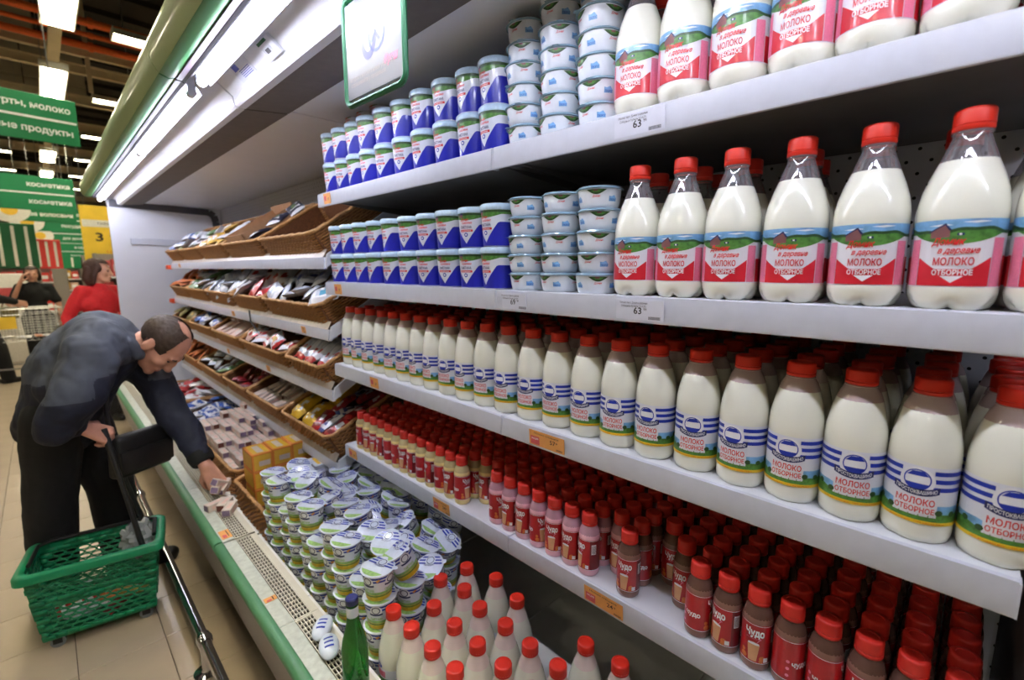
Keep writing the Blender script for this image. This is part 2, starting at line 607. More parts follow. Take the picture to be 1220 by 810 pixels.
def ceiling_lamp(x, y, z, L, along, label):
    e = thing('ceiling_lamp', label, 'lamp', (x, y, z), (0, 0, 0 if along == 'Y' else PI / 2), 'fluorescent hall lamps')
    W = .15
    mb = MB()
    mb.ext([(-W, 0), (-W * .62, .09), (W * .62, .09), (W, 0), (W - .012, 0), (W * .56, .075), (-W * .56, .075), (-W + .012, 0)], -L / 2, L / 2)
    mb.box(-W, W, -L / 2 - .012, -L / 2, -.002, .09); mb.box(-W, W, L / 2, L / 2 + .012, -.002, .09)
    O('housing', mb.mesh('housing', 'lamp_housing', angle=20), e)
    mb = MB()
    for sx in (-.075, .075):
        mb.tube([(sx, -L / 2 + .02, .035), (sx, L / 2 - .02, .035)], .026, 8)
    mb.box(-W * .6, W * .6, -L / 2 + .01, L / 2 - .01, .066, .072)
    O('glowing_tubes', mb.mesh('glowing_tubes', 'hall_glow'), e)
    return e
for i, y in enumerate([6.9, 10.1, 13.3, 16.5, 19.7, 22.9]):
    ceiling_lamp(.43, y, 4.2, 1.6, 'Y', ['large bright ceiling lamp at the top edge left of the green canopy', 'second ceiling lamp of the row above the aisle, over the green dairy sign', 'third ceiling lamp of the row above the aisle, below the dairy sign', 'fourth ceiling lamp of the row above the aisle', 'fifth ceiling lamp of the row above the aisle', 'sixth ceiling lamp, furthest of the row above the aisle'][i])
for i, y in enumerate([8.4, 11.7, 15.0, 18.3, 21.6, 25.0]):
    ceiling_lamp(1.75, y, 4.5, 1.5, 'X', 'crosswise ceiling lamp beside the canopy, %s from the front' % nth(i + 1))
for i, y in enumerate([18.3, 21.6, 25.0]):
    ceiling_lamp(-.95, y, 4.5, 1.5, 'X', 'crosswise ceiling lamp left of the aisle row, %s from the front' % nth(i + 1))
for i, (x, y) in enumerate([(.1, 3.7), (-.1, .5), (-.1, -2.7), (-2.4, 6.0), (-2.4, 10.0), (-2.4, 14.0), (-5.5, 3.5), (-5.5, -.5)]):  # unseen lamps added to brighten the floor and fill the case fronts
    ceiling_lamp(x, y, 4.3, 1.6, 'Y', 'added ceiling lamp outside the view, %s from the front' % nth(i + 1))

# ------------------------------------------------------------------ refrigerated display cases
XB = 1.38           # back wall
LIP = {1: .828, 2: .838, 3: .858, 4: .884}
SZ = {1: 1.797, 2: 1.445, 3: 1.097, 4: .727}
def case_body(name, label, y0, y1, tubes):
    e = thing(name, label, 'display case', (0, 0, 0))
    # back panels, one per bay
    mb = MB(); mb.box(XB, XB + .03, y0, y1, .30, 2.22)
    O('back_panel', mb.mesh('back_panel', 'perforated_back'), e)
    mb = MB(); mb.box(XB + .03, XB + .12, y0, y1, 0, 2.3)
    O('rear_shell', mb.mesh('rear_shell', 'white_enamel'), e)
    mb = MB(); mb.ext([(.74, 2.10), (XB, 2.10), (XB, 2.13), (.74, 2.13)], y0, y1)
    O('inner_ceiling', mb.mesh('inner_ceiling', 'white_enamel'), e)
    # well
    nw = max(1, round((y1 - y0) / .5))
    for k in range(nw):
        wa, wb_ = y0 + (y1 - y0) * k / nw, y0 + (y1 - y0) * (k + 1) / nw
        mb = MB(); mb.ext([(.50, .44), (.515, .44), (.53, .34), (XB, .34), (XB, .30), (.49, .30)], wa + .0015, wb_ - .0015)
        O('well_tray', mb.mesh('well_tray', 'well_grey', angle=20), e)
    mb = MB(); mb.ext([(.362, .435), (.376, .435), (.376, .42), (.455, .12), (.434, .10), (.425, .10)], y0, y1)
    O('front_panel', mb.mesh('front_panel', 'panel_mauve', angle=20), e)
    mb = MB(); mb.ext([(.47, 0), (.60, 0), (.60, .12), (.47, .12)], y0, y1)
    O('plinth', mb.mesh('plinth', 'grey_seal'), e)
    mb = MB(); mb.ext([(.356, .425), (.352, .438), (.354, .452), (.362, .459), (.374, .461), (.384, .459), (.384, .452), (.366, .44), (.364, .425)], y0, y1)
    O('bumper_strip', mb.mesh('bumper_strip', 'bumper_green', angle=50), e)
    mb = MB()
    n = max(1, round((y1 - y0) / .62))
    for k in range(n):
        a = y0 + (y1 - y0) * k / n; b = y0 + (y1 - y0) * (k + 1) / n
        mb.rbox(.384, .4275, a + .001, b - .001, .44, .456, .002)
    O('ledge', mb.mesh('ledge', 'ledge_stone'), e)
    mb = MB(); mb.ext([(.428, .41), (.50, .41), (.50, .42), (.428, .42)], y0, y1)
    O('grille_duct', mb.mesh('grille_duct', 'black_void'), e)
    for k in range(n):
        a = y0 + (y1 - y0) * k / n; b = y0 + (y1 - y0) * (k + 1) / n
        g = MB()
        for i in range(6):
            x = .430 + i * .0093
            g.box(x, x + .0028, a + .004, b - .004, .447, .453)
        m = int((b - a - .008) / .0215)
        for j in range(m + 1):
            y = a + .004 + (b - a - .0115) * j / m
            g.box(.430, .4793, y, y + .0035, .4465, .4525)
        g.box(.4793, .5, a + .001, b - .001, .444, .454)
        g.box(.428, .5, b - .007, b - .001, .446, .4535); g.box(.428, .5, a + .001, a + .007, .446, .4535)
        O('air_grille', g.mesh('air_grille', 'grille_cream', angle=20), e)
    # canopy
    mb = MB(); mb.ext([(.352, 2.135), (.338, 2.16), (.333, 2.18), (.336, 2.205), (.348, 2.23), (.375, 2.262), (.42, 2.29), (.50, 2.31), (XB + .12, 2.32), (XB + .12, 2.36), (.48, 2.345), (.41, 2.32), (.36, 2.285), (.326, 2.24), (.318, 2.21), (.318, 2.175), (.326, 2.15), (.34, 2.128)], y0, y1)
    O('canopy', mb.mesh('canopy', 'canopy_light_green', angle=40), e)
    mb = MB(); mb.ext([(.34, 2.127), (.352, 2.134), (.356, 2.16), (.385, 2.146), (.385, 2.122), (.365, 2.117)], y0, y1)
    O('canopy_band', mb.mesh('canopy_band', 'canopy_green', angle=50), e)
    mb = MB(); mb.ext([(.385, 2.118), (.385, 2.146), (.398, 2.146), (.402, 2.118)], y0, y1)
    O('trim_strip', mb.mesh('trim_strip', 'mauve_trim' if y0 < 1 else 'dark_trim', angle=20), e)
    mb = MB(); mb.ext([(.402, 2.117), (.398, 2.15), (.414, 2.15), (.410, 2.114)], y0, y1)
    O('dark_lip', mb.mesh('dark_lip', 'dark_trim', angle=20), e)  # narrow dark lip along the inner edge of the trim strip
    # light tray
    mb = MB(); mb.ext([(.411, 2.114), (.408, 2.155), (.425, 2.172), (.47, 2.172), (.552, 2.105), (.556, 2.078), (.564, 2.071), (.588, 2.071), (.588, 2.077), (.572, 2.085), (.568, 2.11), (.49, 2.19), (.405, 2.20), (.39, 2.15)], y0, y1)
    O('light_tray', mb.mesh('light_tray', 'white_enamel', angle=30), e)
    mb = MB(); mb.ext([(.588, 2.072), (.74, 2.088), (.74, 2.12), (.588, 2.10)], y0, y1)
    O('air_outlet', mb.mesh('air_outlet', 'outlet_grey', angle=20), e)
    for (ta, tb, tx) in tubes:
        t = MB(); t.tube([(tx, ta + .03, 2.1), (tx, tb - .03, 2.1)], .0135, 12)
        tub = O('fluorescent_tube', t.mesh('fluorescent_tube', 'tube_glow'), e)
        for yy in (ta + .018, tb - .018):
            c = MB()
            c.tube([(tx, yy - .015, 2.1), (tx, yy + .015, 2.1)], .0145, 12)
            c.box(tx - .012, tx + .012, yy - .012, yy + .012, 2.105, 2.175)
            O('lamp_holder', c.mesh('lamp_holder', 'rail_plastic'), tub)
        # reflector behind the tube, inner edge lowered to shield the tray from its light
        r = MB(); r.ext([(tx - .022, 2.114), (tx - .014, 2.128), (tx + .014, 2.128), (tx + .028, 2.099), (tx + .031, 2.100), (tx + .015, 2.132), (tx - .015, 2.132), (tx - .024, 2.116)], ta + .01, tb - .01)
        O('reflector', r.mesh('reflector', 'white_enamel', angle=20), e)
    return e
caseA = case_body('dairy_display_case', 'open refrigerated display case with four white shelves of milk bottles', -1.06, 1.955, [(-1.0, .2, .438), (.22, 1.9, .438)])
caseB = case_body('cheese_display_case', 'open refrigerated display case with sloping shelves of wicker baskets', 1.965, 5.62, [(1.99, 3.2, .436), (3.21, 4.4, .436), (4.41, 5.58, .436)])

def shelf(parent, lvl, y0, y1):
    lip = LIP[lvl]; z = SZ[lvl]; h = .052
    mb = MB(); mb.ext([(lip + .004, z), (XB - .005, z), (XB - .005, z - .022), (lip + .004, z - .022)], y0, y1)
    s = O('shelf', mb.mesh('shelf', 'shelf_white', angle=20), parent)
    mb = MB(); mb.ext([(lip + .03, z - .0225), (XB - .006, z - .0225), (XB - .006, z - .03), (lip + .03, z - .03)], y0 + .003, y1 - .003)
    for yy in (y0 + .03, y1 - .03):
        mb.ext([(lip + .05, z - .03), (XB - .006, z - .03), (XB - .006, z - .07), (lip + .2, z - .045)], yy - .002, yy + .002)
    O('underside', mb.mesh('underside', 'shelf_shade_grey', angle=20), s)
    mb = MB(); mb.ext([(lip + .0035, z + .0012), (lip, z - .001), (lip - .004, z - h + .004), (lip - .002, z - h), (lip + .006, z - h), (lip + .006, z + .0012)], y0 + .001, y1 - .001)
    O('price_rail', mb.mesh('price_rail', 'rail_plastic', angle=40), s)
    for yy in (y0, y1):
        mb = MB(); mb.box(lip - .003, lip + .02, yy - .0014, yy + .0014, z - h, z - .002)
        O('rail_end_cap', mb.mesh('rail_end_cap', 'rail_plastic'), s)
    return s
for l in (1, 2, 3, 4):
    shelf(caseA, l, .9, 1.935)
    shelf(caseA, l, -.078, .895)
    if l < 4:
        pass
mb = MB(); mb.box(.90, XB, -.118, -.104, .36, 1.03)
O('divider_panel', mb.mesh('divider_panel', 'grey_seal'), caseA)
mb = MB(); mb.box(.93, XB, -.118, -.104, 1.10, 1.39)  # upper panel added to keep the gap behind the last bottles dark
O('divider_panel', mb.mesh('divider_panel', 'grey_seal'), caseA)
# slotted uprights on the back wall
for y in (-.085, .8975, 1.945):
    mb = MB(); mb.box(XB - .02, XB, y - .012, y + .012, .34, 2.1)
    O('upright', mb.mesh('upright', 'rail_plastic'), caseA)
# end panel of the far case with a dark rounded frame
mb = MB(); mb.ext([(.47, 2.14), (.485, 2.08), (.49, .60), (.47, .50), (.375, .44), (.44, .1), (.47, 0), (XB + .12, 0), (XB + .12, 2.32), (.50, 2.31), (.45, 2.28)], 5.62, 5.66)
O('end_panel', mb.mesh('end_panel', 'white_enamel', angle=20), caseB)
mb = MB()
fr = [(.50, 2.085), (1.27, 2.06), (1.31, 2.03), (1.325, 1.97), (1.33, .45)]
for i in range(len(fr) - 1):
    (xa, za), (xb, zb) = fr[i], fr[i + 1]
    dx, dz = xb - xa, zb - za
    L = math.hypot(dx, dz); nx, nz = -dz / L * .03, dx / L * .03
    mb.ext([(xa - nx, za - nz), (xb - nx, zb - nz), (xb + nx, zb + nz), (xa + nx, za + nz)], 5.6, 5.62)
O('panel_gasket', mb.mesh('panel_gasket', 'grey_seal', angle=20), caseB)
mb = MB(); mb.rbox(.62, 1.25, 5.606, 5.62, 1.72, 1.78, .004)
O('panel_seam', mb.mesh('panel_seam', 'rail_plastic'), caseB)

# thermometer and sticker on the light tray
def tray_pt(x):            # sloped face of the tray
    t = (x - .47) / .082
    return Vector((x, 0, 2.172 - .067 * t))
def on_tray(mb, y):
    d = Vector((.082, 0, -.067)).normalized()     # down the slope, toward the lip
    n = Vector((-d.z, 0, d.x)) * -1
    m = Matrix(((d.x, 0, n.x), (0, 1, 0), (d.z, 0, n.z))).to_4x4()
    m.translation = tray_pt(.523) + Vector((0, y, 0)) + n * .0005
    return mb.xf(m)
mb = MB(); mb.rbox(-.02, .035, -.05, .05, 0, .012, .004, 0, 2)
th = O('thermometer', on_tray(mb, 1.50).mesh('thermometer', 'white_enamel'))
tag(th, 'small white thermometer unit with green strip on the lamp tray', 'thermometer')
mb = MB(); mb.box(-.016, -.008, -.03, .03, .012, .0135)
O('green_strip', on_tray(mb, 1.50).mesh('green_strip', 'sign_deep_green'), th)
mb = MB(); mb.rbox(.001, .024, -.026, .026, .012, .0135, .0006, 0); mb.box(.006, .018, -.012, .012, .0135, .0145, 1)
O('readout', on_tray(mb, 1.50).mesh('readout', ['rail_plastic', 'grey_seal']), th)
mb = MB(); mb.box(-.024, .03, -.07, .07, 0, .0012)
st = O('tray_sticker', on_tray(mb, 1.735).mesh('tray_sticker', 'tag_white'))
tag(st, 'pale paper sticker with blue corner on the lamp tray', 'sticker')
mb = MB(); mb.box(-.022, -.004, .015, .055, .0012, .0016)
for k in range(5):
    mb.box(.0 + k * .005, .0018 + k * .005, -.055, .03, .0012, .0016)
O('sticker_print', on_tray(mb, 1.735).mesh('sticker_print', 'print_blue'), st)

# ------------------------------------------------------------------ price tags
def price_tag(y, lvl, w, kind, price, label, h=.04, small=True):
    lip = LIP[lvl]; z = SZ[lvl]
    mb = MB(); mb.box(-.0012, 0, -w / 2, w / 2, -h / 2, h / 2)
    t = O('price_tag', mb.mesh('price_tag', 'tag_orange' if kind == 'o' else 'tag_white'), None, (lip - .0045, y, z - .026), (0, math.radians(-4.5), 0))
    tag(t, label, 'price tag', 'price tags in the shelf rails')
    p = MB()
    def put(s, cy, cz, ww, hh, m, bold=.01):
        vs, fs = flat_text(s, ww, hh, None, bold)
        p.add([(-.0016, y_ + cy, z_ + cz) for x_, y_, z_ in vs], fs, m)
    def bar(y0, y1, z0, z1, m):
        p.add([(-.0015, y0, z0), (-.0015, y1, z0), (-.0015, y1, z1), (-.0015, y0, z1)], [(0, 1, 2, 3)], m)
    if price:
        big, sup = price
        if kind == 'o':
            put(big, -w * .18, -h * .12, .017 * len(big) * .5, .0115, 0)
            put(sup, -w * .18 - .013, -h * .0, .006, .0045, 0)
            bar(w * .46, w * .2, -h * .42, h * .12, 1)
            put('АКЦИЯ', w * .33, -h * .1, w * .2, .005, 2)
            put('Молоко отборное', 0, h * .28, w * .7, .005, 0, .0)
            for k in range(9):
                bar(-w * .28 - k * .0022, -w * .28 - k * .0022 - .0012, -h * .42, -h * .3, 0)
        else:
            put(big, 0.003, -h * .2, .0175 * len(big) * .5, .0135, 0, .015)
            put(sup, -.0135, -h * .02, .0065, .005, 0)
            put('Молоко паст. Домик в деревне', .012, h * .30, .062, .0042, 0, .0)
            put('Отборное бутыль 3,5-4,5%', .012, h * .13, .056, .0042, 0, .0)
            for k in range(12):
                bar(-w * .2 - k * .0021, -w * .2 - k * .0021 - .0012, -h * .45, -h * .3, 0)
    else:
        bar(w * .4, w * .1, -h * .2, h * .25, 1)
        put('57', -w * .2, -h * .2, .012, .01, 0)
    O('lettering', raw_mesh(p, 'lettering', ['ink', 'tag_red', 'print_white']), t)
price_tag(.487, 1, .105, 'w', ('63', '99'), 'white price tag reading 63 under the top shelf bottles')
price_tag(.476, 2, .105, 'w', ('63', '99'), 'white price tag reading 63 on the second shelf rail')
price_tag(.826, 2, .085, 'w', ('69', '9'), 'white price tag reading 69 under the curd tubs')
price_tag(.731, 3, .115, 'o', ('57', '9'), 'orange price tag reading 57 under the striped milk bottles')
price_tag(.567, 4, .11, 'o', ('24', '9'), 'orange price tag reading 24 below the brown milkshakes')
price_tag(1.219, 4, .09, 'o', ('24', '9'), 'orange price tag below the pink and yellow milkshakes')
price_tag(1.845, 1, .06, 'o', None, 'faded orange tag at the far end of the top shelf')
price_tag(1.815, 2, .06, 'o', None, 'orange tag at the far end of the second shelf')
price_tag(1.594, 3, .06, 'o', None, 'orange tag at the far end of the third shelf')
price_tag(1.86, 4, .07, 'o', None, 'orange tag at the far end of the milkshake shelf')

# ------------------------------------------------------------------ product prototypes
def cap_mesh(name, r, h, mat, seg=40):
    mb = MB()
    rib = lambda r_, z_, t: (r_ * (1 - (.025 if int(round(t / (2 * PI) * seg)) % 2 else 0)), z_)
    mb.lathe([(r * .93, 0), (r * 1.0, .0015), (r * 1.0, h * .22), (r * .95, h * .25), (r, h * .28)], seg, 0, close=False)
    mb.lathe([(r, h * .28), (r, h * .84), (r * .96, h * .95), (r * .86, h), (r * .6, h), (r * .58, h - .0008), (.0001, h - .0008)], seg, 0, mod=lambda r_, z_, t: rib(r_, z_, t) if r_ > r * .9 else (r_, z_), close=False)
    mb.lathe([(r * .93, 0), (.0001, .001)], seg, 0, close=False)
    return mb.mesh(name, mat, angle=50)

# --- village milk bottle (red label, petal base)
HR = .0465
def house_bottle():
    petal = lambda r, z, t: (r * (1 - .10 * max(0, 1 - z / .022) * (.5 - .5 * math.cos(5 * t)) ** 6 * 2.2), z + (.004 * (.5 - .5 * math.cos(5 * t)) ** 6 if z < .006 else 0))
    mb = MB()
    mb.lathe([(.006, .006), (.022, .004), (.033, 0), (.040, .0035), (.0445, .012), (.0462, .022), (HR, .03), (HR - .0006, .032), (HR - .0006, .117), (HR, .119), (HR, .13), (.0455, .142), (.0425, .158), (.0375, .175), (.031, .192), (.0295, .1955)], 40, 0, mod=petal, close=True)
    body = mb.mesh('bottle_body', 'milk', angle=40)
    mb = MB(); mb.lathe([(.0297, .195), (.0262, .206), (.0222, .217), (.0195, .225), (.0188, .231), (.0188, .24)], 28, 0, close=False)
    mb.lathe([(.0188, .2295), (.0208, .2305), (.0208, .2325), (.0188, .2335)], 28, 0, close=False)
    neck = mb.mesh('bottle_neck', 'neck_clear', angle=50)
    cap = cap_mesh('cap', .0212, .028, 'cap_red')
    for v in cap.vertices:
        v.co.z += .233
    p = Print(lambda z: HR - .0004, HR)
    W = PI * HR
    p.band(-W, W, .031, .118, 'label_white', 0, 48)
    hill = lambda s: .1055 + .0022 * math.sin(s * 70) + .001 * math.sin(s * 190 + 1)
    dip = lambda s: .0865 + 5.5 * s * s if abs(s) < .05 else .1002
    p.band(-W, W, hill, .118, 'print_sky', 1, 64)
    p.band(-W, W, lambda s: min(dip(s), hill(s) - .0005), hill, 'print_green', 1, 64)
    p.band(-W, W, lambda s: hill(s) - .0035, lambda s: hill(s) + .0006, 'print_dark_green', 2, 64)
    # white cloud streak
    p.poly([(-.03, .1105), (-.012, .1125), (-.004, .111), (-.016, .1095)], 'print_white', 2)
    p.poly([(.004, .114), (.022, .1155), (.034, .1145), (.018, .1125)], 'print_white', 2)
    # house with a gable
    p.poly([(-.0265, .0945), (-.0065, .0955), (-.0065, .1045), (-.0265, .103)], 'print_brown', 3)
    p.poly([(-.0295, .1022), (-.0115, .1135), (-.0045, .1042)], 'print_navy', 4)
    p.poly([(-.0255, .1026), (-.0117, .111), (-.0075, .1038)], 'print_brown', 5)
    # cow
    p.poly([(.0005, .0975), (.0075, .0975), (.0075, .1005), (.0005, .1005)], 'print_navy', 3)
    p.poly([(.0025, .0978), (.005, .0978), (.005, .1003), (.0025, .1003)], 'print_white', 4)
    # red field with a wide white notch
    notch = lambda s: .0545 if abs(s) < .018 else (.0545 + (abs(s) - .018) * .75 if abs(s) < .038 else .0695)
    p.band(-.0385, .0385, .0325, notch, 'print_red', 2, 32)
    p.band(.0395, .056, .0325, .094, 'print_pink', 2, 6)
    p.band(-.056, -.0395, .0325, .094, 'print_pink', 2, 6)
    p.band(.058, W, .0325, .072, 'print_red', 2, 10)
    p.band(-W, -.058, .0325, .072, 'print_red', 2, 10)
    p.poly([(-.0115, .0455), (0, .0365), (.0115, .0455)], 'print_white', 3)
    p.text('Домик', -.007, .0855, .034, .0092, 'print_crimson', 6, .025, .35)
    p.text('в деревне', .004, .0748, .041, .0078, 'print_crimson', 6, .025, .35)
    p.text('МОЛОКО', 0, .0595, .040, .0098, 'print_red', 4, .02)
    p.text('ОТБОРНОЕ', 0, .0468, .040, .0068, 'print_white', 4, .025)
    lab = p.mesh('label')
    return [('bottle_body', body), ('bottle_neck', neck), ('cap', cap), ('label', lab)]

# --- striped milk bottle
SR = .0428
def striped_bottle():
    foot = lambda r, z, t: (r * (1 - .05 * max(0, 1 - z / .016) * (.5 - .5 * math.cos(6 * t)) ** 8), z)
    mb = MB()
    mb.lathe([(.01, .004), (.026, .002), (.036, 0), (.0405, .004), (.0425, .012), (SR, .026), (SR - .0005, .03), (SR - .0005, .118), (SR, .12), (SR - .0004, .135), (.0412, .15), (.0385, .166), (.035, .182), (.0315, .1955), (.0300, .1975)], 40, 0, mod=foot)
    body = mb.mesh('bottle_body', 'milk', angle=40)
    mb = MB(); mb.lathe([(.0316, .195), (.0272, .208), (.0225, .2155), (.0205, .2185), (.0195, .221), (.0195, .232)], 28, 0, close=False)
    mb.lathe([(.0195, .2165), (.0225, .2175), (.0225, .2188), (.0195, .2198)], 28, 0, close=False)
    neck = mb.mesh('bottle_neck', 'neck_rosy', angle=50)
    cap = cap_mesh('cap', .0222, .0245, 'cap_red')
    for v in cap.vertices:
        v.co.z += .2195
    p = Print(lambda z: SR - .0003, SR)
    W = PI * SR
    p.band(-W, W, .031, .119, 'label_white', 0, 48)
    for zb in (.1075, .0955, .0835):
        p.band(-W, -.0185, zb, zb + .0065, 'print_blue', 1, 22)
        p.band(.0185, W, zb, zb + .0065, 'print_blue', 1, 22)
    # round white emblem ground with a blue ring, banner with lettering under it
    n = 28
    ring = [(.0165, .0195)]
    p.disc(0, .0965, .0205, .0205, 'print_white', 2, 26)
    for k in range(n):
        a, b = 2 * PI * k / n, 2 * PI * (k + 1) / n
        p.poly([(.0158 * math.cos(a), .098 + .0158 * math.sin(a)), (.0158 * math.cos(b), .098 + .0158 * math.sin(b)), (.0142 * math.cos(b), .098 + .0142 * math.sin(b)), (.0142 * math.cos(a), .098 + .0142 * math.sin(a))], 'print_blue', 3)
    p.poly([(-.0135, .0925), (-.009, .0855), (0, .0832), (.009, .0855), (.0135, .0925), (.007, .0905), (0, .0895), (-.007, .0905)][:5], 'print_blue', 3)
    p.poly([(-.0125, .1035), (-.006, .1105), (.006, .1115), (.0125, .1045)], 'print_blue', 3)
    arc = 9.0
    p.band(-.0265, .0265, lambda s: .0740 + arc * s * s, lambda s: .0842 + arc * s * s, 'print_navy', 4, 18)
    p.text('ПРОСТОКВАШИНО', 0, .0766, .047, .0056, 'print_white', 5, .02, arc=arc)
    p.text('МОЛОКО', 0, .0605, .045, .0098, 'print_crimson', 4, .022)
    p.text('ОТБОРНОЕ', 0, .0485, .046, .0082, 'print_crimson', 4, .022)
    hz = lambda s: .0455 + .0025 * math.sin(s * 95) + .006 * (abs(s) / .05)
    p.band(-W, W, lambda s: .0435, lambda s: min(.062, hz(s) + .013), 'print_sky', 1, 48)
    p.band(-.026, .026, .0435, .0742, 'label_white', 2, 14)
    p.band(-W, W, .0365, hz, 'print_green', 2, 48)
    p.band(-.024, .024, lambda s: .0462, lambda s: .0742, 'label_white', 3, 14)
    for k in range(14):
        s = -W + (k + .5) * 2 * W / 14
        if abs(s) > .025:
            p.disc(s, hz(s) + .0015, .005, .0045, 'print_dark_green', 3, 8)
    p.band(-W, W, .0318, .0372, 'print_yellow', 4, 48)
    p.text('100% натуральное · 100% натуральное', 0, .0333, .075, .0022, 'print_crimson', 5, .0)
    lab = p.mesh('label')
    return [('bottle_body', body), ('bottle_neck', neck), ('cap', cap), ('label', lab)]

# --- small milkshake bottle
KR = .0272
def shake_bottle(liquid, neckmat):
    mb = MB()
    mb.lathe([(.008, .003), (.018, .0015), (.0225, 0), (.0255, .003), (.0268, .010), (KR, .017), (KR - .0004, .019), (KR - .0004, .099), (KR, .101), (.0268, .106), (.0258, .1115)], 28, 0)
    body = mb.mesh('bottle_body', liquid, angle=40)
    mb = MB(); mb.lathe([(.0262, .110), (.0245, .118), (.0215, .1255), (.0185, .1305), (.0178, .134), (.0178, .15)], 24, 0, close=False)
    mb.lathe([(.024, .1105), (.019, .1235), (.004, .1245)], 24, 1, close=False)
    neck = mb.mesh('bottle_neck', [neckmat, liquid], angle=60)
    cap = cap_mesh('cap', .0202, .031, 'cap_dark_red', 36)
    for v in cap.vertices:
        v.co.z += .1325
    p = Print(lambda z: KR - .0003, KR)
    W = PI * KR
    p.band(-W, W, .0185, .0995, 'shake_red', 0, 36)
    p.band(.030, .062, .020, .098, 'shake_maroon', 1, 8)
    p.band(-W, W, .0190, .0202, 'label_white', 2, 36)
    p.band(-W, W, .0975, .0986, 'label_white', 2, 36)
    p.text('Чудо', .001, .0755, .033, .0145, 'print_white', 3, .045)
    p.text('молочный коктейль', .0, .0685, .026, .003, 'print_pink', 3, .0)
    # a tumbler with a straw
    p.poly([(-.0075, .0225), (.0065, .0225), (.0105, .057), (-.0105, .057)], 'shake_tan', 2)
    p.poly([(-.0105, .057), (.0105, .057), (.009, .0608), (0, .0625), (-.0085, .0608)], 'print_white', 3)
    p.poly([(.004, .061), (.0055, .061), (.0125, .072), (.011, .0725)], 'print_pink', 3)
    for (s, z, r) in ((-.0165, .028, .006), (.0165, .030, .0055), (-.018, .038, .004), (.0145, .0235, .004)):
        p.disc(s, z, r, r, 'shake_amber', 2, 9)
    p.poly([(.019, .0225), (.0275, .0225), (.0275, .032), (.019, .032)], 'print_white', 3)
    p.text('чудо', -.045, .05, .03, .010, 'print_white', 3, .04)
    p.band(.034, .046, .062, .088, 'print_white', 3, 3)
    for k in range(7):
        p.band(.0352 + k * .0015, .0359 + k * .0015, .064, .086, 'ink', 4, 2)
    for k in range(3):
        p.disc(-.066, .03 + .014 * k, .0032, .0032, 'print_pink', 2, 8)
    lab = p.mesh('label')
    return [('bottle_body', body), ('bottle_neck', neck), ('cap', cap), ('label', lab)]

# --- sour cream cup (blue and white)
def cream_cup():
    r0, r1, h = .0395, .0468, .100
    R = lambda z: r0 + (r1 - r0) * z / h
    mb = MB(); mb.lathe([(r0 * .8, .003), (r0 * .9, .0), (r0, .002), (R(.05), .05), (R(.1), .1)], 32, 0)
    body = mb.mesh('cup_body', 'cup_white', angle=40)
    mb = MB(); mb.lathe([(r1 - .002, .0945), (r1 + .0022, .0955), (r1 + .003, .099), (r1 + .0022, .108), (r1 - .001, .1115), (r1 - .005, .1115), (r1 - .007, .1085), (.0001, .1085)], 32, 0, close=False)
    lid = mb.mesh('lid', 'lid_pale_blue', angle=40)
    p = Print(R, .0435)
    W = PI * .0435
    p.band(-W, W, .003, .0945, 'cup_white', 0, 40, 2)
    dip = lambda s: .0755 + 4.0 * s * s if abs(s) < .045 else .0836
    p.band(-W, W, dip, .094, 'print_green', 1, 48)
    p.band(-W, W, .0885, .0945, 'print_dark_green', 2, 40)
    p.poly([(-.022, .083), (-.008, .083), (-.008, .090), (-.022, .090)], 'print_brown', 3)
    p.poly([(-.024, .0895), (-.012, .0955), (-.006, .0895)], 'print_navy', 4)
    p.text('Домик', -.004, .0735, .027, .0075, 'print_crimson', 4, .02, .3)
    p.text('в деревне', .003, .066, .031, .006, 'print_crimson', 4, .02, .3)
    p.text('СМЕТАНА', 0, .0535, .036, .007, 'print_navy', 4, .03)
    p.band(-.0205, .0205, .0445, .0502, 'print_crimson', 3, 8)
    p.text('из деревни', 0, .0460, .03, .0032, 'print_white', 5, .01)
    p.disc(0, .0365, .0058, .0058, 'print_blue', 3, 14)
    p.disc(0, .0365, .003, .003, 'print_white', 4, 10)
    v = lambda s: max(.004, min(.064, .012 + abs(s) * 1.35))
    p.band(.0, W, .0035, v, 'cup_blue', 2, 26)
    p.band(-W, 0, .0035, lambda s: max(.004, min(.046, .012 + abs(s) * 1.2)), 'cup_blue', 2, 26)
    return [('cup_body', body), ('lid', lid), ('label', p.mesh('label'))]

